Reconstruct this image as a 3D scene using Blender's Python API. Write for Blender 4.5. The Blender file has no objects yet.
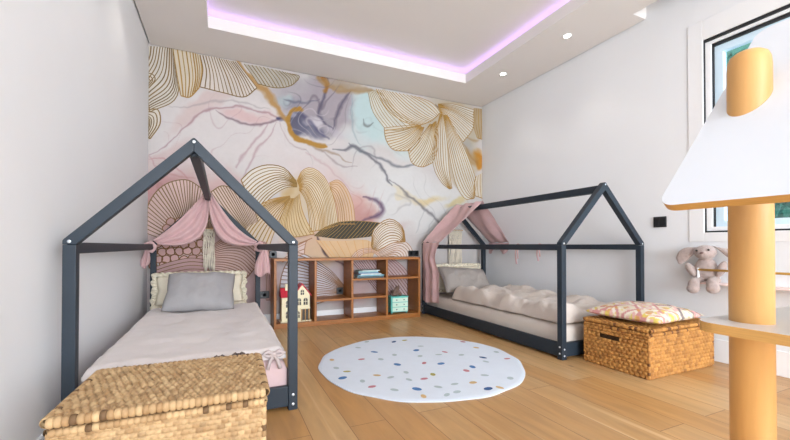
import bpy, bmesh, math, random
import numpy as np
from mathutils import Vector, Matrix, noise
random.seed(7)
PI = math.pi
C = bpy.context.scene.collection

# ------------------------------------------------------------------ camera calibration
F, CX, CY, YAW, PITCH, EYE = 374.36, 391.44, 242.03, 24.35, 0.607, 0.88
_t, _p = math.radians(YAW), math.radians(PITCH)
RV = np.array([math.cos(_t), -math.sin(_t), 0])
FV = np.array([math.sin(_t)*math.cos(_p), math.cos(_t)*math.cos(_p), math.sin(_p)])
UV = np.cross(RV, FV)
def on(ax, v, x, y):
    """point of the plane axis = v that the photograph shows at pixel x, y"""
    d = FV + RV*(x-CX)/F - UV*(y-CY)/F
    o = np.array([0, 0, EYE]); i = 'XYZ'.index(ax)
    return Vector(o + d*(v-o[i])/d[i])
def proj(P):
    P = np.asarray(P, float) - np.array([0, 0, EYE]); w = P@FV
    return CX + F*(P@RV)/w, CY - F*(P@UV)/w

# room dimensions
WL, WR, WB, WF, ZC = -0.68, 3.455, 4.425, -4.2, 2.909

# ------------------------------------------------------------------ materials
def lin(c):
    return tuple(((v/12.92) if v <= .04045 else ((v+.055)/1.055)**2.4) for v in c)
def rgb(r, g, b): return lin((r/255, g/255, b/255))
def mat(name, col, rough=.6, var=.0, scale=8, bump=0, bscale=60, metallic=0, spec=.5, attr=False, stretch=None, coat=0, sheen=0):
    m = bpy.data.materials.new(name); m.use_nodes = True
    nt = m.node_tree; b = nt.nodes['Principled BSDF']
    b.inputs['Roughness'].default_value = rough; b.inputs['Metallic'].default_value = metallic
    b.inputs['Specular IOR Level'].default_value = spec
    b.inputs['Coat Weight'].default_value = coat
    if sheen: b.inputs['Sheen Weight'].default_value = sheen
    tc = nt.nodes.new('ShaderNodeTexCoord'); src = tc.outputs['Object']
    if stretch:
        mp = nt.nodes.new('ShaderNodeMapping'); mp.inputs['Scale'].default_value = stretch
        nt.links.new(src, mp.inputs['Vector']); src = mp.outputs['Vector']
    if attr:
        a = nt.nodes.new('ShaderNodeAttribute'); a.attribute_name = 'Col'; base = a.outputs['Color']
    else:
        a = nt.nodes.new('ShaderNodeRGB'); a.outputs[0].default_value = (*col, 1); base = a.outputs[0]
    if var:
        n = nt.nodes.new('ShaderNodeTexNoise'); n.inputs['Scale'].default_value = scale; n.inputs['Detail'].default_value = 5
        nt.links.new(src, n.inputs['Vector'])
        mr = nt.nodes.new('ShaderNodeMapRange'); mr.inputs['From Min'].default_value = .25; mr.inputs['From Max'].default_value = .75
        mr.inputs['To Min'].default_value = 1-var; mr.inputs['To Max'].default_value = 1+var
        nt.links.new(n.outputs['Fac'], mr.inputs['Value'])
        mx = nt.nodes.new('ShaderNodeVectorMath'); mx.operation = 'SCALE'
        nt.links.new(base, mx.inputs[0]); nt.links.new(mr.outputs['Result'], mx.inputs['Scale']); base = mx.outputs[0]
    nt.links.new(base, b.inputs['Base Color'])
    if bump:
        n2 = nt.nodes.new('ShaderNodeTexNoise'); n2.inputs['Scale'].default_value = bscale; n2.inputs['Detail'].default_value = 3
        nt.links.new(src, n2.inputs['Vector'])
        bp = nt.nodes.new('ShaderNodeBump'); bp.inputs['Strength'].default_value = bump; bp.inputs['Distance'].default_value = .01
        nt.links.new(n2.outputs['Fac'], bp.inputs['Height']); nt.links.new(bp.outputs['Normal'], b.inputs['Normal'])
    return m
def emit(name, col, s):
    m = bpy.data.materials.new(name); m.use_nodes = True; nt = m.node_tree
    b = nt.nodes['Principled BSDF']; b.inputs['Base Color'].default_value = (*col, 1)
    b.inputs['Emission Color'].default_value = (*col, 1); b.inputs['Emission Strength'].default_value = s
    return m

M = {}
M['wall'] = mat('wall_paint', rgb(226, 227, 229), .85, .012, 2, .03, 120)
M['ceil'] = mat('ceiling_paint', rgb(226, 221, 217), .9, .01, 2)
M['white'] = mat('white_lacquer', rgb(240, 241, 243), .4, .01, 3)
M['sash'] = mat('daylight_tinted_sash', rgb(206, 228, 242), .4)  # daylight's blue cast put into the colour of a white sash
M['casing'] = mat('casing_paint', rgb(229, 229, 230), .7)
M['frame'] = mat('anthracite_paint', rgb(37, 47, 57), .5, .06, 12, .05, 150, spec=.35)
M['dark'] = mat('black_plastic', rgb(34, 35, 37), .4)
M['gasket'] = mat('dark_aluminium', rgb(22, 24, 28), .5)
M['steel'] = mat('zinc_bolt', rgb(215, 220, 225), .3, metallic=.7)
M['bookcase'] = mat('cherry_veneer', rgb(158, 99, 42), .42, .16, 5, .03, 80, stretch=(2, 2, 14))
M['duvet_pink'] = mat('washed_linen_pink', rgb(215, 206, 203), .95, .03, 10, .18, 55, sheen=.2)
M['sheet_pink'] = mat('rose_sheet', rgb(205, 178, 178), .95, .03, 10, .12, 60)
M['duvet_taupe'] = mat('washed_linen_taupe', rgb(198, 186, 176), .95, .04, 10, .2, 55, sheen=.2)
M['sheet_taupe'] = mat('taupe_sheet', rgb(204, 194, 184), .95, .03, 8, .2, 30)
M['pillow_grey'] = mat('grey_linen', rgb(160, 157, 158), .95, .03, 12, .15, 70)
M['pillow_stone'] = mat('stone_linen', rgb(162, 154, 148), .95, .03, 12, .15, 70)
M['piping'] = mat('pale_piping', rgb(150, 144, 142), .9)
M['cream'] = mat('cream_cotton', rgb(226, 217, 196), .95, .04, 14, .25, 60)
M['muslin'] = mat('dusty_pink_muslin', rgb(206, 170, 170), .95, .05, 14, .2, 60, sheen=.2)
M['tie'] = mat('pale_ribbon', rgb(186, 172, 170), .9, .05, 30)
M['bow'] = mat('brown_ribbon', rgb(104, 92, 88), .9, .05, 30)
M['macrame'] = mat('macrame_cord', rgb(228, 218, 200), .95, .06, 60, .3, 200)
M['rod'] = mat('pale_wood', rgb(196, 150, 92), .5, .08, 12, stretch=(3, 3, 20))
M['dowel'] = mat('golden_dowel', rgb(206, 160, 70), .45, .06, 12)
M['beech'] = mat('beech_post', rgb(207, 157, 94), .42, .13, 3.2, .03, 60, stretch=(6, 6, .9))
M['ply'] = mat('plywood_edge', rgb(206, 158, 88), .5, .1, 10, stretch=(2, 2, 60))
M['laminate'] = mat('white_laminate', rgb(217, 222, 229), .35, .012, 6)
M['laminate_shelf'] = mat('pale_laminate', rgb(214, 206, 200), .4, .02, 6)
M['straw'] = mat('water_hyacinth', (.5, .4, .25), .75, .07, 90, .15, 200, attr=True)
M['core'] = mat('basket_inside', rgb(92, 66, 40), .9, .1, 30)
M['kilim'] = mat('woven_kilim', (.5, .5, .5), .95, .05, 60, .3, 150, attr=True)
M['mural'] = mat('mural_print', (.5, .5, .5), .65, .02, 30, attr=True, spec=.3)
M['plush'] = mat('plush_fur', rgb(170, 153, 147), .98, .12, 60, .8, 120, sheen=.4)
M['eye'] = mat('black_bead', rgb(25, 22, 22), .2)
M['nose'] = mat('nose_thread', rgb(120, 90, 84), .8)
M['doll_wall'] = mat('cream_plastic', rgb(236, 226, 190), .5, .03, 10)
M['doll_roof'] = mat('red_plastic', rgb(200, 42, 62), .45, .05, 20)
M['doll_glass'] = mat('dark_window', rgb(60, 52, 44), .3)
M['mint'] = mat('mint_lacquer', rgb(96, 194, 184), .45, .03, 10)
M['mint_pale'] = mat('pale_mint_front', rgb(206, 232, 214), .45, .03, 10)
M['ledge'] = mat('blush_lacquer', rgb(236, 214, 210), .5, .02, 6)
M['led'] = emit('violet_led', (.60, .42, 1.0), 12)
M['lamp'] = emit('warm_lamp', (1, .93, .82), 22)
M['fig'] = mat('brown_felt', rgb(120, 96, 84), .95, .2, 60, .4, 120)
M['fig2'] = mat('grey_felt', rgb(104, 108, 116), .95, .15, 60)
M['leafwall'] = mat('hedge_leaf', rgb(70, 128, 108), .6, .35, 5)
M['soil'] = mat('terrace_stone', rgb(180, 178, 172), .9, .05, 4)

def glass_mat():
    m = bpy.data.materials.new('window_glass'); m.use_nodes = True; nt = m.node_tree
    nt.nodes.clear(); o = nt.nodes.new('ShaderNodeOutputMaterial')
    t = nt.nodes.new('ShaderNodeBsdfTransparent'); t.inputs[0].default_value = (.93, .97, 1, 1)
    g = nt.nodes.new('ShaderNodeBsdfGlossy'); g.inputs['Roughness'].default_value = .02
    x = nt.nodes.new('ShaderNodeMixShader'); x.inputs[0].default_value = .07
    nt.links.new(t.outputs[0], x.inputs[1]); nt.links.new(g.outputs[0], x.inputs[2]); nt.links.new(x.outputs[0], o.inputs[0])
    return m
M['glass'] = glass_mat()

def floor_mat():
    m = bpy.data.materials.new('oak_planks'); m.use_nodes = True; nt = m.node_tree; N = nt.nodes.new; L = nt.links.new
    b = nt.nodes['Principled BSDF']
    tc = N('ShaderNodeTexCoord'); sp = N('ShaderNodeSeparateXYZ'); L(tc.outputs['Object'], sp.inputs[0])
    cb = N('ShaderNodeCombineXYZ'); L(sp.outputs['Y'], cb.inputs['X']); L(sp.outputs['X'], cb.inputs['Y'])
    br = N('ShaderNodeTexBrick'); L(cb.outputs[0], br.inputs['Vector'])
    br.offset = .37; br.offset_frequency = 2
    br.inputs['Scale'].default_value = 1; br.inputs['Brick Width'].default_value = 1.75; br.inputs['Row Height'].default_value = .19
    br.inputs['Mortar Size'].default_value = .0016; br.inputs['Mortar Smooth'].default_value = .2
    br.inputs['Color1'].default_value = (*rgb(184, 140, 88), 1); br.inputs['Color2'].default_value = (*rgb(200, 167, 122), 1)
    br.inputs['Mortar'].default_value = (*rgb(112, 74, 38), 1); br.inputs['Bias'].default_value = -.1
    # long grain
    mp = N('ShaderNodeMapping'); mp.inputs['Scale'].default_value = (1.5, 12, 1); L(cb.outputs[0], mp.inputs['Vector'])
    # shift grain per plank
    ad = N('ShaderNodeVectorMath'); ad.operation = 'MULTIPLY_ADD'; L(br.outputs['Color'], ad.inputs[0]); ad.inputs[1].default_value = (30, 30, 0); L(mp.outputs[0], ad.inputs[2])
    n = N('ShaderNodeTexNoise'); n.inputs['Scale'].default_value = 1.6; n.inputs['Detail'].default_value = 6; n.inputs['Distortion'].default_value = .6; L(ad.outputs[0], n.inputs['Vector'])
    mr = N('ShaderNodeMapRange'); mr.inputs['From Min'].default_value = .3; mr.inputs['From Max'].default_value = .7; mr.inputs['To Min'].default_value = .86; mr.inputs['To Max'].default_value = 1.11; L(n.outputs['Fac'], mr.inputs['Value'])
    sc = N('ShaderNodeVectorMath'); sc.operation = 'SCALE'; L(br.outputs['Color'], sc.inputs[0]); L(mr.outputs[0], sc.inputs['Scale'])
    # cathedral blotches
    mp2 = N('ShaderNodeMapping'); mp2.inputs['Scale'].default_value = (1.1, 5.0, 1); L(cb.outputs[0], mp2.inputs['Vector'])
    n2 = N('ShaderNodeTexNoise'); n2.inputs['Scale'].default_value = 1.4; n2.inputs['Detail'].default_value = 3; L(mp2.outputs[0], n2.inputs['Vector'])
    mr2 = N('ShaderNodeMapRange'); mr2.inputs['From Min'].default_value = .35; mr2.inputs['From Max'].default_value = .65; mr2.inputs['To Min'].default_value = 0; mr2.inputs['To Max'].default_value = .55; L(n2.outputs['Fac'], mr2.inputs['Value'])
    mx = N('ShaderNodeMixRGB'); mx.blend_type = 'MULTIPLY'; L(mr2.outputs[0], mx.inputs[0]); L(sc.outputs[0], mx.inputs[1]); mx.inputs[2].default_value = (.95, .85, .70, 1)
    # knots
    mp3 = N('ShaderNodeMapping'); mp3.inputs['Scale'].default_value = (1.5, 3.2, 1); L(cb.outputs[0], mp3.inputs['Vector'])
    v = N('ShaderNodeTexVoronoi'); v.inputs['Scale'].default_value = 1.7; L(mp3.outputs[0], v.inputs['Vector'])
    mr3 = N('ShaderNodeMapRange'); mr3.inputs['From Min'].default_value = .018; mr3.inputs['From Max'].default_value = .085; mr3.inputs['To Min'].default_value = .75; mr3.inputs['To Max'].default_value = 0; L(v.outputs['Distance'], mr3.inputs['Value'])
    mk = N('ShaderNodeMixRGB'); L(mr3.outputs[0], mk.inputs[0]); L(mx.outputs[0], mk.inputs[1]); mk.inputs[2].default_value = (*rgb(84, 54, 30), 1)
    mp4 = N('ShaderNodeMapping'); mp4.inputs['Scale'].default_value = (.35, 9, 1); L(cb.outputs[0], mp4.inputs['Vector'])
    n4 = N('ShaderNodeTexNoise'); n4.inputs['Scale'].default_value = 1.3; n4.inputs['Detail'].default_value = 2; L(mp4.outputs[0], n4.inputs['Vector'])
    mr4 = N('ShaderNodeMapRange'); mr4.inputs['From Min'].default_value = .64; mr4.inputs['From Max'].default_value = .74; mr4.inputs['To Max'].default_value = .7; L(n4.outputs['Fac'], mr4.inputs['Value'])
    ms = N('ShaderNodeMixRGB'); L(mr4.outputs[0], ms.inputs[0]); L(mk.outputs[0], ms.inputs[1]); ms.inputs[2].default_value = (*rgb(222, 194, 152), 1)
    L(ms.outputs[0], b.inputs['Base Color'])
    b.inputs['Roughness'].default_value = .36; b.inputs['Specular IOR Level'].default_value = .45
    bp = N('ShaderNodeBump'); bp.inputs['Strength'].default_value = .12; bp.inputs['Distance'].default_value = .004; L(n.outputs['Fac'], bp.inputs['Height']); L(bp.outputs[0], b.inputs['Normal'])
    return m
M['floor'] = floor_mat()

# ------------------------------------------------------------------ mesh helpers
class MB:
    def __init__(s): s.v = []; s.f = []; s.m = []; s.c = []
    def add(s, verts, faces, mi=0, col=(1, 1, 1)):
        o = len(s.v); s.v.extend([tuple(p) for p in verts])
        s.f.extend([tuple(i+o for i in f) for f in faces]); s.m.extend([mi]*len(faces))
        if isinstance(col, list): s.c.extend(col)
        else: s.c.extend([col]*len(verts))
        return s
    def box(s, x0, x1, y0, y1, z0, z1, bev=0, mi=0, M4=None, col=(1, 1, 1)):
        bm = bmesh.new(); bmesh.ops.create_cube(bm, size=1)
        for v in bm.verts: v.co = Vector(((x0+x1)/2+v.co.x*(x1-x0), (y0+y1)/2+v.co.y*(y1-y0), (z0+z1)/2+v.co.z*(z1-z0)))
        if bev: bmesh.ops.bevel(bm, geom=bm.edges[:], offset=bev, segments=2, affect='EDGES', profile=.5)
        return s.bm(bm, mi, M4, col)
    def bm(s, bm, mi=0, M4=None, col=(1, 1, 1)):
        if M4 is not None: bmesh.ops.transform(bm, matrix=M4, verts=bm.verts[:])
        bm.verts.index_update()
        s.add([v.co[:] for v in bm.verts], [[v.index for v in f.verts] for f in bm.faces], mi, col); bm.free(); return s
    def prism(s, poly, ax, a, b, bev=0, mi=0):
        """poly is a list of 2D points in the plane normal to axis ax, extruded from a to b"""
        bm = bmesh.new()
        def P(p, d): return (p[0], d, p[1]) if ax == 'Y' else ((d, p[0], p[1]) if ax == 'X' else (p[0], p[1], d))
        A = [bm.verts.new(P(p, a)) for p in poly]; B = [bm.verts.new(P(p, b)) for p in poly]
        n = len(poly); bm.faces.new(A); bm.faces.new(B[::-1])
        for i in range(n): bm.faces.new((A[i], B[i], B[(i+1) % n], A[(i+1) % n]))
        bmesh.ops.recalc_face_normals(bm, faces=bm.faces[:])
        if bev: bmesh.ops.bevel(bm, geom=bm.edges[:], offset=bev, segments=2, affect='EDGES', profile=.5)
        return s.bm(bm, mi)
    def tube(s, pts, r, n=8, mi=0, caps=True, col=(1, 1, 1)):
        pts = [Vector(p) for p in pts]; R = r if isinstance(r, (list, tuple)) else [r]*len(pts)
        V = []; Fc = []; prev = None
        for i, p in enumerate(pts):
            t = (pts[min(i+1, len(pts)-1)]-pts[max(i-1, 0)]).normalized()
            if prev is None:
                a = t.orthogonal().normalized()
            else:
                a = (prev - t*prev.dot(t)).normalized()
            prev = a; b = t.cross(a)
            for k in range(n):
                q = 2*PI*k/n; V.append(p+(a*math.cos(q)+b*math.sin(q))*R[i])
        for i in range(len(pts)-1):
            for k in range(n):
                Fc.append((i*n+k, i*n+(k+1) % n, (i+1)*n+(k+1) % n, (i+1)*n+k))
        if caps: Fc.append(tuple(range(n))[::-1]); Fc.append(tuple((len(pts)-1)*n+k for k in range(n)))
        return s.add(V, Fc, mi, col)
    def lathe(s, prof, n=32, c=(0, 0, 0), mi=0):
        V = []; Fc = []
        for r, z in prof:
            for k in range(n):
                q = 2*PI*k/n; V.append((c[0]+r*math.cos(q), c[1]+r*math.sin(q), c[2]+z))
        for i in range(len(prof)-1):
            for k in range(n): Fc.append((i*n+k, i*n+(k+1) % n, (i+1)*n+(k+1) % n, (i+1)*n+k))
        Fc.append(tuple(range(n))[::-1]); Fc.append(tuple((len(prof)-1)*n+k for k in range(n)))
        return s.add(V, Fc, mi)
    def ball(s, c, r, M4=None, mi=0, u=16, v=10):
        bm = bmesh.new(); bmesh.ops.create_uvsphere(bm, u_segments=u, v_segments=v, radius=1)
        rr = r if isinstance(r, (tuple, list)) else (r, r, r)
        X = Matrix.Translation(c) @ (M4 or Matrix.Identity(4)) @ Matrix.Diagonal((*rr, 1))
        return s.bm(bm, mi, X)
    def grid(s, fn, nu, nv, mi=0, closed_u=False, col=None):
        V = [fn(i/(nu if closed_u else nu-1), j/(nv-1)) for j in range(nv) for i in range(nu)]
        Fc = []
        for j in range(nv-1):
            for i in range(nu if closed_u else nu-1):
                k = (i+1) % nu; Fc.append((j*nu+i, j*nu+k, (j+1)*nu+k, (j+1)*nu+i))
        return s.add(V, Fc, mi, col if col else (1, 1, 1))
    def build(s, name, mats, parent=None, smooth=False, attr=False, loc=None):
        me = bpy.data.meshes.new(name); me.from_pydata(s.v, [], s.f)
        for m in (mats if isinstance(mats, (list, tuple)) else [mats]): me.materials.append(m)
        me.polygons.foreach_set('material_index', s.m)
        if smooth: me.polygons.foreach_set('use_smooth', [True]*len(s.f))
        if attr:
            a = me.color_attributes.new('Col', 'FLOAT_COLOR', 'POINT')
            a.data.foreach_set('color', np.array([(*c[:3], 1) for c in s.c], dtype=np.float32).ravel())
        me.update(); me.validate()
        o = bpy.data.objects.new(name, me); C.objects.link(o)
        if parent: o.parent = parent
        if loc: o.location = loc
        return o
def recalc(o):
    bm = bmesh.new(); bm.from_mesh(o.data); bmesh.ops.recalc_face_normals(bm, faces=bm.faces[:]); bm.to_mesh(o.data); bm.free(); return o
def autosmooth(o, ang=35):
    o.data.polygons.foreach_set('use_smooth', [True]*len(o.data.polygons))
    o.data.set_sharp_from_angle(angle=math.radians(ang)); return o
def tag(o, label, cat, group=None):
    o['label'] = label; o['category'] = cat
    if group: o['group'] = group
    return o
def thing(name, label, cat, loc=(0, 0, 0), rz=0, group=None):
    o = bpy.data.objects.new(name, None); C.objects.link(o); o.empty_display_size = .1
    o.location = loc; o.rotation_euler = (0, 0, rz); return tag(o, label, cat, group)
def struct(o): o['kind'] = 'structure'; return o
def mod_solid(o, t, off=0):
    m = o.modifiers.new('thickness', 'SOLIDIFY'); m.thickness = t; m.offset = off; return o
def mod_sub(o, n=1):
    m = o.modifiers.new('smooth', 'SUBSURF'); m.levels = n; m.render_levels = n; return o
def fbm(x, y, z=0, oct=3):
    return noise.fractal(Vector((x, y, z)), 1.0, 2.0, oct)
def spline(P, n):
    """Catmull-Rom through P, n samples"""
    P = [np.array(p, float) for p in P]
    if len(P) == 2: return [P[0]+(P[1]-P[0])*i/(n-1) for i in range(n)]
    Q = [2*P[0]-P[1]]+P+[2*P[-1]-P[-2]]; out = []
    for i in range(n):
        t = i/(n-1)*(len(P)-1); k = min(int(t), len(P)-2); u = t-k
        a, b, c, d = Q[k:k+4]
        out.append(.5*((2*b)+(c-a)*u+(2*a-5*b+4*c-d)*u*u+(3*b-a-3*c+d)*u**3))
    return out

# ================================================================== SETTING
struct(MB().box(WL-.3, WR+.3, WF-.1, WB+.3, -.1, 0).build('floor', M['floor']))
struct(MB().box(WL-.2, WL, WF-.1, WB+.2, 0, 3.35).build('wall_left', M['wall']))
# right wall with the window opening
WY0, WY1, WZ0, WZ1 = .30, 1.665, .985, 2.505
w = MB()
w.box(WR, WR+.22, WY1, WB+.2, 0, 3.35); w.box(WR, WR+.22, WF-.1, WY0, 0, 3.35)
w.box(WR, WR+.22, WY0, WY1, 0, WZ0); w.box(WR, WR+.22, WY0, WY1, WZ1, 3.35)
struct(w.build('wall_right', M['wall']))
# front wall (behind the camera) with a guessed opening, added wide to even the daylight
w = MB(); FX0, FX1, FZ1 = -.45, 3.1, 2.6
w.box(WL-.2, FX0, WF-.2, WF, 0, 3.35); w.box(FX1, WR+.2, WF-.2, WF, 0, 3.35); w.box(FX0, FX1, WF-.2, WF, FZ1, 3.35); w.box(FX0, FX1, WF-.2, WF, 0, .12)
struct(w.build('wall_front', M['wall']))
w = MB()
for x in (FX0, (FX0*2+FX1)/3, (FX0+FX1*2)/3, FX1-.05): w.box(x, x+.05, WF-.14, WF-.08, .12, FZ1)
w.box(FX0, FX1, WF-.14, WF-.08, FZ1-.05, FZ1); w.box(FX0, FX1, WF-.14, WF-.08, .12, .17)
struct(w.build('added_window', M['gasket']))  # bars of the added, unseen opening

# ceiling: soffit ring with a tray, cove lip, and the notch along the window wall
TX0, TX1, TY1, TY0 = -.128, 2.757, 3.85, -3.6
g = .012; NX, NY = 3.27, 2.095
w = MB(); th = .022
ZU = 3.085
w.box(WL+g, TX0, WF, WB-g, ZC, ZC+th)                     # left soffit
w.box(TX0, TX1, TY1, WB-g, ZC, ZC+th)                     # back soffit
w.box(TX1, NX, WF, WB-g, ZC, ZC+th)                       # right soffit
w.box(NX, WR-g, NY, WB-g, ZC, ZC+th)                      # right soffit along the wall
w.box(TX0, TX1, WF, TY0, ZC, ZC+th)
lip = .112                                                # cove lip faces
zl = ZC+th
w.box(TX0-.015, TX0, TY0, TY1, zl, ZC+lip); w.box(TX1, TX1+.015, TY0, TY1, zl, ZC+lip)
w.box(TX0-.015, TX1+.015, TY1, TY1+.015, zl, ZC+lip); w.box(TX0-.015, TX1+.015, TY0-.015, TY0, zl, ZC+lip)
w.box(WL, WR, WF, WB, ZU, ZU+.05)                         # raised ceiling
cv = .17                                                  # cove back walls
w.box(TX0-cv-.02, TX0-cv, TY0-cv, TY1+cv, ZC+th, ZU); w.box(TX1+cv, TX1+cv+.02, TY0-cv, TY1+cv, ZC+th, ZU)
w.box(TX0-cv, TX1+cv, TY1+cv, TY1+cv+.02, ZC+th, ZU); w.box(TX0-cv, TX1+cv, TY0-cv-.02, TY0-cv, ZC+th, ZU)
w.box(NX-.02, NX, WF, NY, ZC+th, ZU); w.box(NX, WR, NY, NY+.02, ZC+th, ZU)
struct(w.build('ceiling', M['ceil']))

# baseboards
struct(MB().box(WL, WR, WB-.014, WB, 0, .112, .003).build('baseboard_back', M['white']))
struct(MB().box(WR-.016, WR, WF, WB-.014, 0, .17, .003).build('baseboard_right', M['white']))
struct(MB().box(WL, WL+.014, WF, WB-.014, 0, .1, .003).build('baseboard_left', M['white']))

# ------------------------------------------------------------------ window on the right wall
win = bpy.data.objects.new('window_1', None); C.objects.link(win); win.location = (WR, WY1, WZ0); struct(win)
def wpart(mb, name, m):
    o = mb.build(name, m); o.parent = win; o.matrix_parent_inverse = Matrix.Translation(win.location).inverted(); return o
def ring(mb, x0, x1, y0, y1, z0, z1, t):
    mb.box(x0, x1, y0, y1, z1-t, z1, .002); mb.box(x0, x1, y0, y1, z0, z0+t, .002)
    mb.box(x0, x1, y1-t, y1, z0+t, z1-t, .002); mb.box(x0, x1, y0, y0+t, z0+t, z1-t, .002); return mb
k = MB()      # flat white casing on the wall
k.box(WR-.006, WR, WY1, WY1+.105, .912, 2.66, .003); k.box(WR-.006, WR, WY0-.1, WY0, .912, 2.66, .003)
k.box(WR-.006, WR, WY0, WY1, .912, WZ0, .003); k.box(WR-.006, WR, WY0, WY1, WZ1, 2.66, .003)
wpart(k, 'window_casing', M['casing'])
def ring2(mb, x0, x1, y0, y1, z0, z1, tj, thd, ts):
    mb.box(x0, x1, y0, y1, z1-thd, z1, .001); mb.box(x0, x1, y0, y1, z0, z0+ts, .001)
    mb.box(x0, x1, y1-tj, y1, z0+ts, z1-thd, .001); mb.box(x0, x1, y0, y0+tj, z0+ts, z1-thd, .001); return mb
wpart(ring2(MB(), WR+.004, WR+.02, WY0, WY1, WZ0, WZ1, .006, .022, .012), 'window_gasket', M['gasket'])
wpart(ring(MB(), WR+.02, WR+.075, WY0+.004, WY1-.004, WZ0+.004, WZ1-.004, .04), 'window_frame', M['white'])
wpart(ring2(MB(), WR+.03, WR+.09, WY0+.045, WY1-.045, WZ0+.018, WZ1-.045, .007, .022, .016), 'window_gasket', M['gasket'])
wpart(ring(MB(), WR+.05, WR+.10, WY0+.052, WY1-.052, WZ0+.034, WZ1-.067, .055), 'window_sash', M['sash'])
wpart(MB().box(WR+.070, WR+.076, WY0+.10, WY1-.10, WZ0+.085, WZ1-.118), 'window_pane', M['glass'])

# what stands outside: paving and a leafy hedge
struct(MB().box(WR+.5, 9, -3, 8, -.25, -.1).build('terrace', M['soil']))
hb = MB(); rnd = random.Random(3)
for i in range(9000):
    c = Vector((5.3+rnd.random()*.9, rnd.uniform(-1.5, 6.5), rnd.uniform(-.1, 3.7)))
    c.x -= .35*fbm(c.y*1.5, c.z*1.5)
    a = Matrix.Rotation(rnd.random()*6.28, 3, 'Z') @ Matrix.Rotation(rnd.uniform(.3, 1.6), 3, 'X')
    s_ = rnd.uniform(.05, .09)
    q = [(0, -s_, 0), (s_*.45, 0, .02), (0, s_, 0), (-s_*.45, 0, .02)]
    hb.add([c + a @ Vector(p) for p in q], [(0, 1, 2, 3)])
hb.box(5.9, 6.3, -1.5, 6.5, -.1, 3.5)
tag(hb.build('hedge', M['leafwall']), 'tall green leafy hedge outside the window', 'hedge')

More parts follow.
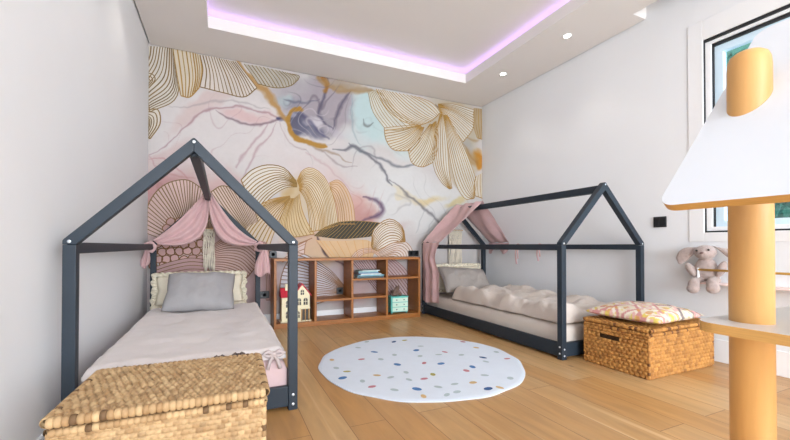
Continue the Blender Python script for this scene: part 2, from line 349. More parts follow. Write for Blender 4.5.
# ================================================================== MURAL (back wall)
def W2(x, y):
    p = on('Y', WB, x, y); return (p.x, p.z)
def mural():
    nx, nz = 540, 396
    X = np.linspace(WL, WR, nx); Z = np.linspace(0, 3.05, nz)
    XX, ZZ = np.meshgrid(X, Z)
    P = np.stack([XX.ravel(), np.full(XX.size, WB), ZZ.ravel()], 1)
    px, py = proj(P)
    # noise fields for warping
    def nf(sc, seed, oct=4):
        return np.array([noise.fractal(Vector((a*sc, b*sc, seed)), 1.0, 2.0, oct) for a, b in zip(px, py)])
    n1, n2 = nf(.035, 1.3), nf(.035, 7.7); n3 = nf(.09, 4.1); s1, s2 = nf(.022, 9.3, 2), nf(.022, 3.9, 2)
    wx, wy = px+9*n1, py+9*n2
    col = np.tile(np.array([.80, .775, .765]), (len(px), 1))
    def blob(cx, cy, rx, ry, ang, c, a=1, soft=1.6, warp=1.0):
        nonlocal col
        q = math.radians(ang); dx, dy = (px+(wx-px)*warp)-cx, (py+(wy-py)*warp)-cy
        u = (dx*math.cos(q)+dy*math.sin(q))/rx; v = (-dx*math.sin(q)+dy*math.cos(q))/ry
        d = np.sqrt(u*u+v*v); k = np.clip((1-d)*soft, 0, 1); k = (k*k*(3-2*k)*a)[:, None]
        col = col*(1-k)+np.array(lin(np.array(c)/255))[None]**1*k if False else col*(1-k)+np.array(c)/255*k
    def vein(pts, w, c, a=1, warp=.5, taper=True, soft=1.0):
        nonlocal col
        S = spline(pts, 14*len(pts)); d = np.full(len(px), 1e9); t_ = np.zeros(len(px))
        x_, y_ = px+(wx-px)*warp, py+(wy-py)*warp
        for i in range(len(S)-1):
            A, B = S[i], S[i+1]; ab = B-A; L2 = ab@ab+1e-9
            t = np.clip(((x_-A[0])*ab[0]+(y_-A[1])*ab[1])/L2, 0, 1)
            dd = np.hypot(x_-A[0]-t*ab[0], y_-A[1]-t*ab[1]); m = dd < d
            d = np.where(m, dd, d); t_ = np.where(m, (i+t)/(len(S)-1), t_)
        ww = .8*w*(.45+.9*np.sin(PI*np.clip(t_, .02, .98))) if taper else w
        ww = ww*(1+.5*n3)
        k = np.clip((ww-d)/np.maximum(ww*soft, .1), 0, 1); k = (k*a)[:, None]
        col = col*(1-k)+np.array(c)/255*k
    # soft washes
    blob(230, 130, 130, 60, 5, (216, 208, 206), .7)
    blob(410, 200, 80, 45, 15, (216, 216, 214), .9)
    blob(180, 210, 75, 65, 0, (196, 158, 154), .85); blob(165, 190, 34, 22, -25, (186, 134, 134), .55)
    blob(225, 235, 60, 50, 10, (198, 160, 156), .75); blob(225, 195, 30, 30, 10, (206, 168, 164), .5)
    blob(330, 190, 62, 26, 35, (210, 182, 178), .7); blob(348, 212, 42, 24, 15, (204, 160, 150), .85); blob(362, 216, 24, 12, -10, (186, 138, 132), .7)
    blob(380, 228, 30, 10, -8, (180, 140, 140), .4)
    blob(300, 165, 50, 25, 20, (212, 202, 200), .6)
    blob(200, 108, 52, 10, -33, (206, 178, 174), .6); blob(245, 112, 34, 9, 4, (212, 178, 176), .85)
    blob(170, 150, 40, 9, -30, (202, 170, 168), .5)
    blob(330, 250, 50, 22, 0, (214, 178, 140), .8); blob(300, 240, 28, 20, 0, (206, 172, 150), .6)
    blob(345, 285, 60, 30, 0, (196, 160, 158), .7); blob(310, 285, 40, 30, 0, (196, 190, 198), .75); blob(402, 285, 35, 30, 0, (190, 166, 172), .7)
    blob(260, 285, 30, 40, 0, (190, 152, 150), .7); blob(440, 285, 45, 45, 0, (208, 202, 200), .6); blob(200, 290, 80, 30, 0, (188, 150, 150), .5)
    # purple grey agate region at the top
    blob(300, 95, 42, 26, 15, (170, 164, 168), .95, 2.2); blob(330, 105, 36, 36, 30, (162, 152, 158), .95, 2.2); blob(318, 125, 26, 18, 40, (148, 142, 148), .9)
    blob(290, 98, 22, 8, 8, (122, 120, 136), .55); blob(283, 96, 14, 9, 0, (176, 192, 194), .7)
    blob(303, 120, 12, 15, 15, (88, 88, 108), .95, 2.4); blob(312, 130, 16, 10, 40, (104, 104, 124), .8); blob(300, 112, 5, 4, 0, (176, 174, 188), .6)
    blob(316, 118, 10, 9, 30, (206, 200, 206), .8); blob(335, 135, 20, 8, 30, (186, 178, 188), .6)
    # aqua pool
    blob(378, 115, 34, 33, 30, (186, 208, 208), .95, 2.4); blob(398, 138, 30, 18, 30, (190, 208, 206), .9, 2.0); blob(360, 140, 24, 18, 30, (196, 204, 204), .7); blob(408, 152, 36, 14, 15, (204, 214, 212), .7)
    blob(425, 198, 26, 6, 5, (214, 192, 140), .75, 1.4); blob(455, 205, 14, 5, -20, (210, 186, 120), .6); blob(400, 190, 18, 4, 15, (220, 206, 170), .6)
    blob(292, 192, 13, 12, 20, (186, 148, 88), .95, 2); blob(300, 200, 26, 30, 0, (206, 186, 156), .8)
    blob(448, 128, 42, 40, 30, (184, 172, 150), .9, 2.5); blob(462, 175, 16, 26, 0, (190, 176, 152), .8, 2.5)
    # veins
    for p, wd, c, a in (
        ([(148, 155), (170, 140), (190, 122), (205, 112), (222, 107), (246, 105), (268, 112), (280, 117)], 1.7, (150, 112, 120), .7),
        ([(215, 111), (228, 117), (246, 122), (262, 121), (280, 117), (290, 119)], 1.9, (120, 98, 108), .85),
        ([(276, 116), (284, 118), (294, 120)], 3, (60, 58, 96), .9),
        ([(165, 102), (185, 107), (205, 104), (225, 99), (250, 102), (268, 108)], 1.5, (160, 152, 152), .6),
        ([(268, 120), (262, 134), (252, 148), (243, 156), (235, 168)], 2.2, (176, 146, 150), .75),
        ([(276, 120), (270, 136), (258, 152), (246, 166), (240, 176)], 1.7, (172, 140, 144), .7),
        ([(280, 120), (287, 135), (294, 144), (306, 150)], 1.5, (166, 148, 146), .6),
        ([(296, 135), (310, 146), (322, 152), (338, 157), (352, 164)], 2.0, (150, 128, 108), .75),
        ([(330, 150), (345, 152), (356, 148), (366, 155), (378, 168), (386, 180), (390, 186)], 2.4, (92, 92, 100), .85),
        ([(350, 146), (366, 154), (385, 164), (404, 168), (418, 166), (425, 160)], 2.0, (104, 108, 116), .8),
        ([(318, 150), (330, 162), (342, 166), (356, 168)], 1.5, (140, 128, 128), .6),
        ([(330, 78), (324, 96), (319, 108), (323, 120), (331, 129)], 2.6, (84, 80, 100), .85),
        ([(331, 130), (336, 120), (341, 106), (347, 97), (352, 93)], 2.4, (92, 86, 102), .85),
        ([(300, 106), (308, 116), (318, 130), (326, 140)], 3, (80, 78, 108), .7),
        ([(352, 94), (352, 112), (352, 128), (358, 140), (362, 146)], 1.6, (150, 168, 172), .7),
        ([(363, 120), (367, 125), (373, 124)], 1.8, (110, 112, 110), .8),
        ([(388, 180), (402, 190), (418, 202), (426, 209), (438, 218), (448, 232), (452, 240)], 2.0, (116, 114, 118), .85),
        ([(424, 206), (418, 218), (415, 234)], 1.2, (166, 168, 170), .6),
        ([(362, 198), (370, 200), (378, 202), (384, 208), (380, 214), (372, 216), (364, 220)], 3.6, (96, 76, 100), .9),
        ([(305, 152), (318, 160), (330, 172), (345, 184), (352, 192)], 1.6, (190, 160, 160), .6),
        ([(280, 225), (290, 232), (304, 236), (314, 238)], 3.0, (150, 104, 92), .6),
        ([(316, 238), (322, 247), (329, 257)], 2.2, (74, 58, 66), .95),
        ([(150, 160), (165, 158), (178, 166), (188, 180)], 1.6, (176, 116, 120), .6),
        ([(148, 156), (160, 168), (176, 174), (196, 178)], 1.4, (170, 120, 122), .5),
        ([(436, 103), (448, 115), (460, 128)], 2.6, (92, 84, 80), .75),
        ([(335, 262), (344, 266), (352, 272)], 2.0, (96, 66, 78), .8),
        ([(280, 97), (292, 99), (306, 100), (318, 99)], 1.8, (86, 92, 112), .6),
    ): vein(p, wd, c, a)
    # amber / gold bands
    vein([(236, 60), (247, 75), (258, 88), (268, 93), (274, 104), (283, 113), (291, 122), (296, 132)], 4.4, (176, 136, 84), .95, .6, True, .7)
    vein([(302, 106), (294, 110), (291, 120), (293, 130), (302, 139), (314, 145), (322, 147)], 3.4, (168, 124, 50), .95, .5, False, .5)
    vein([(318, 80), (326, 86), (338, 90), (352, 92), (366, 91), (384, 92)], 4.2, (160, 128, 86), .85, .5, False, .7)
    vein([(322, 78), (327, 84), (325, 92)], 3.4, (156, 106, 46), .85, .4, False, .6)
    blob(349, 88, 30, 7, 8, (168, 152, 130), .7); blob(478, 160, 7, 16, 5, (190, 128, 44), .95, 2); blob(467, 150, 12, 16, -10, (168, 164, 158), .8); blob(470, 158, 8, 12, -20, (176, 132, 70), .55)
    blob(452, 120, 18, 26, -15, (190, 160, 120), .5)
    blob(180, 70, 8, 26, 0, (176, 140, 80), .5)
    def marble(cx, cy, rx, ry, freq, width, c, a):
        nonlocal col
        d = np.clip(1-np.sqrt(((px-cx)/rx)**2+((py-cy)/ry)**2), 0, 1); msk = np.clip(d*2.5, 0, 1)
        f = np.abs(((s1+.7*s2+.06*n1)*freq) % 1-.5); k = (np.clip(1-f/width, 0, 1)*msk*a)[:, None]
        col = col*(1-k)+np.array(c)/255*k
    marble(318, 108, 40, 34, 3.0, .10, (100, 92, 104), .55); marble(312, 122, 26, 20, 5.0, .12, (206, 198, 200), .55)
    marble(390, 128, 50, 40, 2.2, .05, (150, 166, 168), .2); marble(345, 150, 60, 22, 2.6, .06, (120, 116, 120), .4)
    marble(220, 130, 80, 40, 1.6, .035, (176, 146, 150), .45); marble(350, 205, 50, 24, 2.4, .08, (176, 122, 122), .35)
    marble(430, 205, 50, 36, 1.8, .04, (150, 148, 150), .4); marble(468, 152, 18, 24, 3.0, .14, (156, 116, 66), .5)
    marble(178, 190, 40, 40, 1.6, .05, (164, 112, 112), .4)
    col = np.clip(col+.008*n3[:, None], 0, 1)
    sc = .84*col**2.2
    m = MB()
    V = P.tolist(); idx = np.arange(nx*nz).reshape(nz, nx)
    Fc = np.stack([idx[:-1, :-1], idx[:-1, 1:], idx[1:, 1:], idx[1:, :-1]], -1).reshape(-1, 4).tolist()
    m.add(V, Fc, 0, [tuple(c) for c in sc])
    lv = [0]
    rn = random.Random(11)
    def ribbon(pts, w, c, y):
        L, R_, n = [], [], len(pts)
        for i in range(n):
            a, b = pts[max(i-1, 0)], pts[min(i+1, n-1)]; t = b-a; t = t/(np.linalg.norm(t)+1e-9); nn = np.array([-t[1], t[0]])*w/2
            L.append(pts[i]+nn); R_.append(pts[i]-nn)
        V = [(p[0], y, p[1]) for p in L]+[(p[0], y, p[1]) for p in R_]
        m.add(V, [(i, i+1, n+i+1, n+i) for i in range(n-1)], 0, c)
    def petal(guides, n, fill=(214, 204, 188), line=(126, 100, 58), w=.0095, closed=True, a_fill=True):
        lv[0] += 1; y = WB-.0012-.0011*lv[0]/4
        G = [np.array([W2(*p) for p in spline(g, 13)]) for g in guides]
        def cur(t):
            return np.array([spline([g[i] for g in G], 2)[0] if len(G) == 1 else cat([g[i] for g in G], t) for i in range(13)])
        def cat(pts, t):
            T = t*(len(pts)-1); k = min(int(T), len(pts)-2); u = T-k
            Q = [2*pts[0]-pts[1]]+pts+[2*pts[-1]-pts[-2]]; a, b, c, d = Q[k:k+4]
            return .5*((2*b)+(c-a)*u+(2*a-5*b+4*c-d)*u*u+(3*b-a-3*c+d)*u**3)
        curves = [cur(i/(n-1)) for i in range(n)]
        if fill is not None:
            fine = [cur(i/(4*(n-1))) for i in range(4*(n-1)+1)]
            V = [(p[0], y, p[1]) for c in fine for p in c]
            f = (np.array(fill)/255)**2.2
            cc = []
            for ci, c in enumerate(fine):
                for pi, p in enumerate(c):
                    q = 1+.12*fbm(p[0]*4, p[1]*4, lv[0]); cc.append(tuple(f*q*.9))
            m.add(V, [(i*13+j, i*13+j+1, (i+1)*13+j+1, (i+1)*13+j) for i in range(len(fine)-1) for j in range(12)], 0, cc)
        lc = (np.array(line)/255)**2.2
        for ci, c in enumerate(curves):
            ribbon(list(c), w*rn.uniform(.8, 1.25), tuple(lc*rn.uniform(.8, 1.2)), y-.0005-ci*1.2e-5)
        tips = [cur(i/(4*n))[-1] for i in range(4*n+1)]
        if closed: ribbon(tips, w*1.2, tuple(lc), y-.001)
    cream, gold, brown = (206, 196, 180), (150, 116, 62), (116, 94, 62)
    # top left fans
    petal([[(148, 46), (148, 52), (147, 58)], [(162, 47), (158, 68), (147, 84)], [(172, 48), (170, 84), (148, 102)], [(177, 49), (177, 96), (150, 112)]], 15, (204, 196, 184), brown)
    petal([[(146, 74), (152, 74), (155, 80), (147, 90)], [(146, 78), (149, 79), (150, 82), (146, 86)]], 3, cream, brown)
    petal([[(146, 110), (158, 110), (160, 124), (150, 139)], [(146, 114), (152, 118), (152, 126), (147, 136)], [(146, 118), (148, 120), (148, 125), (146, 130)]], 6, cream, brown)
    petal([[(200, 55), (202, 72), (199, 88)], [(190, 52), (193, 78), (190, 97)], [(173, 49), (177, 75), (181, 96)]], 9, (202, 190, 168), gold, .010)
    petal([[(200, 55), (203, 70), (200, 87)], [(214, 57), (220, 76), (224, 93)], [(226, 60), (237, 78), (244, 97)], [(237, 62), (247, 75), (257, 88)]], 16, (204, 194, 184), brown)
    petal([[(244, 64), (252, 75), (258, 84)], [(262, 67), (270, 78), (276, 88)], [(280, 71), (288, 79), (290, 86)], [(292, 74), (299, 76), (298, 80)]], 15, (172, 166, 154), (118, 98, 62), .0085)
    # upper right cluster
    petal([[(474, 108), (473, 124), (477, 138)], [(483, 109), (484, 125), (484, 140)]], 5, (176, 156, 124), gold)
    petal([[(438, 104), (452, 104), (474, 110)], [(438, 107), (455, 114), (473, 128)], [(440, 112), (452, 127), (463, 142)]], 15, (204, 199, 186), gold, .009)
    petal([[(368, 92), (373, 112), (386, 130)], [(373, 91), (385, 112), (400, 130)], [(378, 90), (395, 108), (416, 126)]], 9, (202, 200, 188), (140, 120, 80), .008)
    petal([[(376, 89), (386, 108), (402, 121), (418, 126)], [(392, 92), (406, 106), (420, 116), (431, 121)], [(418, 97), (430, 102), (436, 107), (440, 113)]], 15, (204, 199, 186), gold, .009)
    petal([[(420, 125), (402, 126), (384, 128)], [(421, 126), (402, 136), (386, 140)], [(422, 127), (410, 142), (394, 150)], [(424, 127), (419, 141), (411, 151)]], 14, (204, 197, 180), gold, .0085)
    petal([[(430, 124), (419, 139), (408, 151)], [(432, 124), (424, 146), (412, 163)], [(434, 122), (432, 148), (422, 167)], [(436, 121), (438, 146), (432, 163)]], 14, (204, 198, 182), gold, .0085)
    petal([[(440, 114), (434, 138), (433, 165), (441, 182), (449, 189)], [(441, 114), (439, 140), (441, 168), (450, 189)], [(443, 115), (447, 143), (449, 172), (452, 188)]], 8, (204, 199, 186), gold, .009)
    petal([[(443, 115), (448, 148), (455, 182), (464, 198), (471, 199)], [(445, 115), (456, 148), (466, 180), (474, 198)], [(447, 115), (461, 142), (470, 163), (476, 182), (474, 194)]], 10, (204, 199, 186), gold, .009)
    petal([[(476, 176), (474, 184), (475, 196)], [(480, 174), (480, 186), (481, 198)], [(484, 172), (484, 186), (484, 200)]], 5, (208, 198, 180), gold)
    # big centre left bloom
    petal([[(296, 181), (284, 168), (267, 165), (252, 170), (241, 180)], [(297, 184), (280, 178), (262, 186), (249, 198)], [(297, 187), (285, 188), (270, 198), (258, 214)]], 12, (216, 208, 196), (132, 104, 56), .010)
    petal([[(290, 196), (270, 200), (250, 212), (236, 226)], [(290, 197), (272, 208), (256, 224), (244, 242)], [(290, 199), (280, 218), (272, 238), (266, 256)]], 13, (208, 190, 168), gold, .010)
    petal([[(329, 183), (338, 180), (347, 189), (353, 205), (355, 224)], [(330, 186), (338, 190), (344, 206), (346, 224)], [(330, 189), (335, 200), (338, 212), (338, 224)]], 8, (206, 176, 150), (166, 126, 70), .008)
    petal([[(297, 181), (302, 171), (312, 168), (325, 178), (334, 200), (338, 225)], [(298, 184), (306, 178), (316, 182), (325, 200), (328, 228)], [(299, 187), (306, 188), (312, 198), (318, 214), (320, 230)], [(299, 190), (303, 195), (307, 204), (309, 218), (310, 232)]], 19, (212, 198, 174), (156, 120, 64), .009)
    petal([[(290, 198), (283, 212), (279, 226), (282, 234)], [(294, 198), (290, 215), (290, 228), (294, 237)], [(299, 194), (302, 210), (308, 224), (314, 234)]], 13, (206, 182, 142), gold, .0075)
    # dark leaf
    petal([[(314, 236), (322, 229), (330, 225)], [(322, 237), (332, 230), (340, 222)], [(340, 239), (348, 230), (356, 221)], [(358, 238), (366, 230), (372, 222)], [(374, 236), (381, 228), (386, 224)], [(384, 232), (386, 229), (388, 226)]], 24, (64, 62, 52), (140, 112, 64), .006)
    # peach mound, shells
    petal([[(316, 240), (330, 258)], [(326, 241), (338, 258)], [(345, 241), (352, 258)], [(366, 240), (366, 258)], [(376, 246), (372, 258)]], 11, (212, 178, 138), (196, 150, 96), .006)
    petal([[(350, 258), (358, 250), (372, 248), (384, 252), (390, 259)], [(358, 259), (364, 254), (374, 253), (380, 259)]], 5, (212, 184, 166), (170, 128, 96), .007)
    petal([[(371, 246), (374, 229), (389, 219), (402, 227), (405, 241)], [(372, 249), (380, 236), (390, 230), (400, 233), (404, 242)], [(376, 251), (384, 247), (392, 243), (403, 242)]], 11, (222, 214, 202), (146, 112, 64), .010)
    petal([[(378, 252), (390, 244), (403, 241), (411, 248), (414, 259)], [(380, 255), (390, 251), (398, 249), (404, 253), (405, 259)], [(382, 259), (387, 257), (391, 256), (395, 257), (397, 259)]], 8, (222, 208, 198), (156, 116, 80), .009)
    # below the bloom, behind the shelf
    petal([[(346, 288), (330, 270), (308, 256), (296, 252)], [(345, 290), (325, 278), (305, 272), (284, 268)], [(345, 292), (325, 290), (305, 290), (280, 292)], [(345, 294), (328, 300), (310, 306), (290, 314)]], 19, (206, 202, 208), (134, 100, 76), .010)
    petal([[(282, 262), (292, 258), (304, 254)], [(288, 252), (296, 247), (306, 242)], [(296, 244), (302, 242), (312, 238)]], 6, (206, 184, 176), (150, 110, 80), .008)
    petal([[(352, 262), (366, 278), (380, 296), (392, 316)], [(364, 260), (376, 276), (388, 290), (398, 306)], [(378, 258), (388, 270), (398, 282), (408, 296)], [(392, 258), (402, 266), (410, 276), (418, 288)]], 17, (202, 176, 176), (132, 94, 88), .0095)
    # fans behind the left bed
    petal([[(186, 244), (166, 240), (146, 233)], [(187, 242), (168, 224), (148, 206)], [(189, 240), (176, 210), (163, 186)], [(193, 238), (188, 206), (186, 180)], [(197, 236), (199, 210), (204, 190)]], 26, (206, 176, 168), brown, .0085)
    petal([[(206, 236), (198, 222), (197, 210)], [(207, 236), (204, 218), (205, 206)], [(209, 236), (212, 220), (215, 208)], [(211, 238), (218, 226), (223, 216)]], 14, (190, 154, 138), brown, .007)
    petal([[(244, 232), (226, 214), (211, 192)], [(247, 228), (234, 206), (222, 186)], [(252, 224), (244, 206), (236, 190)], [(258, 222), (254, 210), (249, 198)]], 15, (208, 182, 170), brown, .0085)
    petal([[(212, 246), (228, 236), (246, 236), (262, 246)], [(212, 252), (228, 248), (244, 250), (258, 262)], [(212, 260), (226, 260), (240, 264), (250, 274)], [(214, 270), (224, 272), (234, 276), (240, 284)]], 16, (202, 170, 162), (130, 96, 76), .009)
    petal([[(256, 240), (262, 256), (266, 276), (266, 300)], [(266, 242), (272, 256), (276, 276), (277, 300)]], 7, (196, 160, 154), (130, 96, 80), .007)
    petal([[(152, 268), (170, 262), (190, 258), (208, 260)], [(150, 290), (170, 284), (190, 280), (210, 280)]], 7, (188, 150, 148), brown, .007)
    # pebble cells
    lc = tuple((np.array((128, 92, 60))/255)**2.2); y = WB-.0012-.00025*(lv[0]+2)
    for r_ in range(7):
        for c_ in range(7):
            cx, cy = 154+c_*8.6+(r_ % 2)*4.3+rn.uniform(-1, 1), 222+r_*7.4+rn.uniform(-1, 1)
            if cx+cy < 392 or cx > 206: continue
            L = [np.array(W2(cx+(4.5+rn.uniform(-.6, .6))*math.cos(q), cy+(3.9+rn.uniform(-.5, .5))*math.sin(q))) for q in np.linspace(0, 2*PI, 9)[:-1]]
            S = spline(L+[L[0]], 25)
            f = tuple((np.array((196, 156, 150))/255)**2.2*rn.uniform(.85, 1.1))
            m.add([(p[0], y+.0003, p[1]) for p in S], [tuple(range(25))], 0, f)
            ribbon(S, .010, lc, y)
    return m.build('wall_back', M['mural'], attr=True)
wb_ = struct(mural())
struct(MB().box(WL-.2, WR+.2, WB+.006, WB+.2, 0, 3.35).build('trim_1', M['wall']))

# ================================================================== CEILING LIGHTS
lights = []
def area(name, loc, rot, sx, sy, power, col, shape='RECTANGLE'):
    l = bpy.data.lights.new(name, 'AREA'); l.shape = shape; l.size = sx; l.size_y = sy; l.energy = power; l.color = col
    o = bpy.data.objects.new(name, l); C.objects.link(o); o.location = loc; o.rotation_euler = rot; return o
spots = [((3.011, 3.461), 'round recessed downlight in the right soffit, nearest the mural wall'),
         ((3.028, 2.576), 'round recessed downlight in the right soffit, nearer the window'),
         ((-.40, 3.20), 'round recessed downlight in the left soffit, nearer the mural wall'),
         ((-.40, 2.30), 'round recessed downlight in the left soffit, farther from the mural wall')]
for (x, y), lab in spots:
    t = thing('ceiling_downlight', lab, 'ceiling light', (x, y, ZC), group='downlights in the soffit')
    MB().lathe([(.030, -.001), (.043, -.005), (.046, -.002), (.046, 0)], 28).build('trim_ring', M['white'], t, True)
    MB().lathe([(.029, -.0025), (.029, -.001)], 24).build('lamp', M['lamp'], t)
    l = bpy.data.lights.new('downlight_beam', 'SPOT'); l.energy = 7; l.spot_size = math.radians(95); l.spot_blend = .7; l.color = (1, .93, .84); l.shadow_soft_size = .03
    o = bpy.data.objects.new('downlight_beam', l); C.objects.link(o); o.parent = t; o.location = (0, 0, -.02)
s = MB(); zz = ZC+lip-.012; e = .05
for x in (TX0-e, TX1+e): s.box(x-.006, x+.006, TY0, TY1+e, zz, zz+.006)
for y in (TY1+e, TY0-e): s.box(TX0-e, TX1+e, y-.006, y+.006, zz, zz+.006)
tag(s.build('led_strip', M['led']), 'violet light strip hidden in the ceiling cove around the raised tray', 'light strip')

# ================================================================== HOUSE BEDS
BW, BL, BE, BR, BT = 1.004, 2.221, .908, 1.4105, .048
def house_bed(label, x, y):
    t = thing('house_bed', label, 'bed', (x, y, 0), group='grey house shaped beds')
    post = MB().box(0, BT, 0, BT, 0, BE-.022, .003)
    def bolt(parent, cx, cz, fy=0, ax='Y'):
        b = MB(); prof = [(.0075, 0), (.0075, .002), (.005, .0035)]
        b.lathe(prof, 14); o = b.build('bolt', M['steel'], parent, True)
        if ax == 'Y': o.rotation_euler = (PI/2, 0, 0); o.location = (cx, fy, cz)
        else: o.rotation_euler = (0, -PI/2, 0); o.location = (fy, cx, cz)
        return o
    for px_ in (0, BW-BT):
        for py_ in (0, BL-BT):
            p = post.build('post', M['frame'], t, loc=(px_, py_, 0))
            if py_ == 0:
                for z in (.032, .082): bolt(p, BT/2, z, 0)
            if px_ == 0:
                for z in (.048, .098): bolt(p, BT/2, z, 0, 'X')
    for yy in (0, BL-BT):
        h = BT*math.sqrt(2)
        z0 = BE-.021
        for side in (0, 1):
            poly = [(0, z0), (0, BE-.004), (.004, BE+.002), (BW/2-.012, BR-.010), (BW/2-.004, BR-.003), (BW/2, BR-.002), (BW/2, BR-h), (BT, BE+BT-h)]
            if side: poly = [(BW-a, b) for a, b in poly][::-1]
            r = MB().prism(poly, 'Y', yy, yy+BT, .002).build('rafter', M['frame'], t)
            if yy == 0:
                bolt(r, BT/2 if not side else BW-BT/2, BE-.008, 0)
                if side: bolt(r, BW/2, BR-.022, -.0005)
    MB().box(BW/2-BT/2, BW/2+BT/2, BT, BL-BT, BR-.085, BR-.024, .003).build('ridge_beam', M['frame'], t)
    for px_ in (0, BW-BT):
        MB().box(px_+.002, px_+BT-.002, BT, BL-BT, BE-.062, BE-.012, .003).build('eave_rail', M['frame'], t)
    for px_ in (.006, BW-.006-.026):
        MB().box(px_, px_+.026, BT, BL-BT, .02, .128, .003).build('side_rail', M['frame'], t)
    for py_ in (.008, BL-.008-.026):
        MB().box(BT, BW-BT, py_, py_+.026, .02, .128, .003).build('end_rail', M['frame'], t)
    for k in range(11):
        yy = .08+k*.20
        MB().box(.034, BW-.034, yy, yy+.07, .035, .052, .002).build('slat', M['rod'], t)
    return t
LX, LY, RX, RY = -.6286, 2.057, 2.382, 2.084
house_bed('dark grey wooden house shaped bed by the left wall, behind the large wicker chest', LX, LY)
house_bed('dark grey wooden house shaped bed along the right wall, behind the basket with cushion', RX, RY)

def rbox(x0, x1, y0, y1, z0, z1, r, disp, nu=48, nv=80, top_only=False):
    """soft slab: top grid with rounded shoulders and side skirt, disp(x,y,k) adds height"""
    m = MB(); V = []
    def shoulder(a, L):
        d = min(a, L-a)
        return 1 if d >= r else math.sqrt(max(0, 1-((r-d)/r)**2))
    Lx, Ly = x1-x0, y1-y0
    us = np.unique(np.concatenate([np.linspace(0, r, 7), np.linspace(r, Lx-r, nu), np.linspace(Lx-r, Lx, 7)]))
    vs = np.unique(np.concatenate([np.linspace(0, r, 7), np.linspace(r, Ly-r, nv), np.linspace(Ly-r, Ly, 7)]))
    n, mm = len(us), len(vs)
    for b in vs:
        for a in us:
            k = shoulder(a, Lx)*shoulder(b, Ly)
            dz, dx, dy = disp(x0+a, y0+b, k)
            V.append((x0+a+dx, y0+b+dy, (z1-r)+r*k+dz))
    Fc = [(j*n+i, j*n+i+1, (j+1)*n+i+1, (j+1)*n+i) for j in range(mm-1) for i in range(n-1)]
    ring_ = [i for i in range(n)]+[(j+1)*n-1 for j in range(1, mm)]+[(mm-1)*n+i for i in range(n-2, -1, -1)]+[j*n for j in range(mm-2, 0, -1)]
    base = len(V); R = len(ring_)
    for s_ in (1, 2, 3):
        f = s_/3
        for q in ring_:
            p = V[q]; V.append((p[0], p[1], p[2]+(z0-p[2])*f))
    prev = ring_
    for s_ in range(3):
        cur = [base+s_*R+i for i in range(R)]
        for i in range(R): Fc.append((prev[i], cur[i], cur[(i+1) % R], prev[(i+1) % R]))
        prev = cur
    Fc.append(tuple(prev))
    m.add(V, Fc); return m
def flat(x, y, k): return (.004*fbm(x*5, y*5), 0, 0)
MT = .262
tag(recalc(rbox(LX+.05, LX+BW-.05, LY+.045, LY+BL-.045, .054, MT, .05, flat, 20, 30).build('mattress', M['sheet_pink'], smooth=True)),
    'mattress in a dusty rose sheet on the left bed, by the left wall', 'mattress', 'mattresses')
def rsheet(x, y, k):
    w_ = (1-k)
    return (.006*fbm(x*5, y*5)+.006*fbm(x*3, y*14, 2), -.003*w_*(1+fbm(x*4, y*9, 5)), 0)
tag(recalc(rbox(RX+.055, RX+BW-.05, RY+.045, RY+BL-.045, .054, MT-.012, .05, rsheet, 24, 90).build('mattress', M['sheet_taupe'], smooth=True)),
    'mattress in a taupe sheet on the right bed, along the right wall', 'mattress', 'mattresses')
# duvets
def ld(x, y, k):
    big = .014*fbm(x*2.2, y*1.6, 3); fine = .006*fbm(x*9, y*6, 1, 4)
    crease = .006*(abs(noise.noise(Vector((x*4+y*2.5, y*3-x, 4))))-.3)
    foot = max(0, 1-(y-LY-.06)/.22)*min(1, (x-LX-.055)/.05, max(0, LX+BW-.052-x)/.05)
    crease += .012*(abs(noise.noise(Vector((x*5-y*2, y*4.5+x*2, 11))))-.25)*(.4+.6*k)
    return (big+fine-crease+.012*foot*fbm(x*7, 1, 2), 0, .010*foot*fbm(x*8, 5))
dl = thing('duvet', 'pale pink linen duvet spread flat on the left bed', 'duvet', group='linen duvets')
recalc(rbox(LX+.055, LX+BW-.052, LY+.052, LY+BL-.42, MT+.006, .335, .05, ld, 60, 100).build('cover', M['duvet_pink'], dl, True))
def bow(x, y, z, m, parent, s=1., name='tie'):
    b = MB()
    b.ball((x, y, z), (.011*s, .009*s, .010*s))
    for sx in (-1, 1):
        b.tube([(x, y, z), (x+sx*.02*s, y-.004, z+.012*s), (x+sx*.036*s, y-.005, z+.004*s), (x+sx*.02*s, y-.004, z-.006*s), (x, y, z)], [.004*s, .008*s, .008*s, .007*s, .004*s], 8)
        b.tube([(x, y-.003, z), (x+sx*.012*s, y-.008, z-.02*s), (x+sx*.022*s, y-.010, z-.05*s)], [.004*s, .006*s, .007*s], 8)
    return b.build(name, m, parent, True)
for x, z, s_, mm in ((-.01, .318, .7, M['bow']), (.08, .320, .8, M['bow']), (-.42, .315, .7, M['bow'])): bow(x, LY+.032, z, mm, dl, s_)
bow(.255, LY+.036, .300, M['tie'], dl, 1.5)
def rd(x, y, k):
    h = .055*fbm(x*2.0, y*1.7, 6, 2)+.04*fbm(x*4, y*4, 2, 3)+.03*(.35-abs(noise.noise(Vector((x*6+y*2.5, y*5-x*2, 9)))))+.016*(.3-abs(noise.noise(Vector((x*11-y*3, y*9+x*4, 2)))))
    ridge = .05*math.exp(-((x-(RX+.17)-.03*math.sin(y*5))/.09)**2)
    head = .03*max(0, min(1, (y-3.0)/.4))
    return ((h+ridge+head)*min(1, k*1.2)+.012*fbm(y*4, 3)*(1-k), -.018*(1-k)*(.5+fbm(3, y*4)) if x < RX+.2 else 0, 0)
dr = thing('duvet', 'rumpled taupe linen duvet heaped on the right bed', 'duvet', group='linen duvets')
recalc(rbox(RX+.075, RX+BW-.06, RY+.055, RY+BL-.62, MT+.004, .345, .06, rd, 70, 130).build('cover', M['duvet_taupe'], dr, True))
bow(RX+.30, RY+.033, .275, M['duvet_taupe'], dr, 1.3)

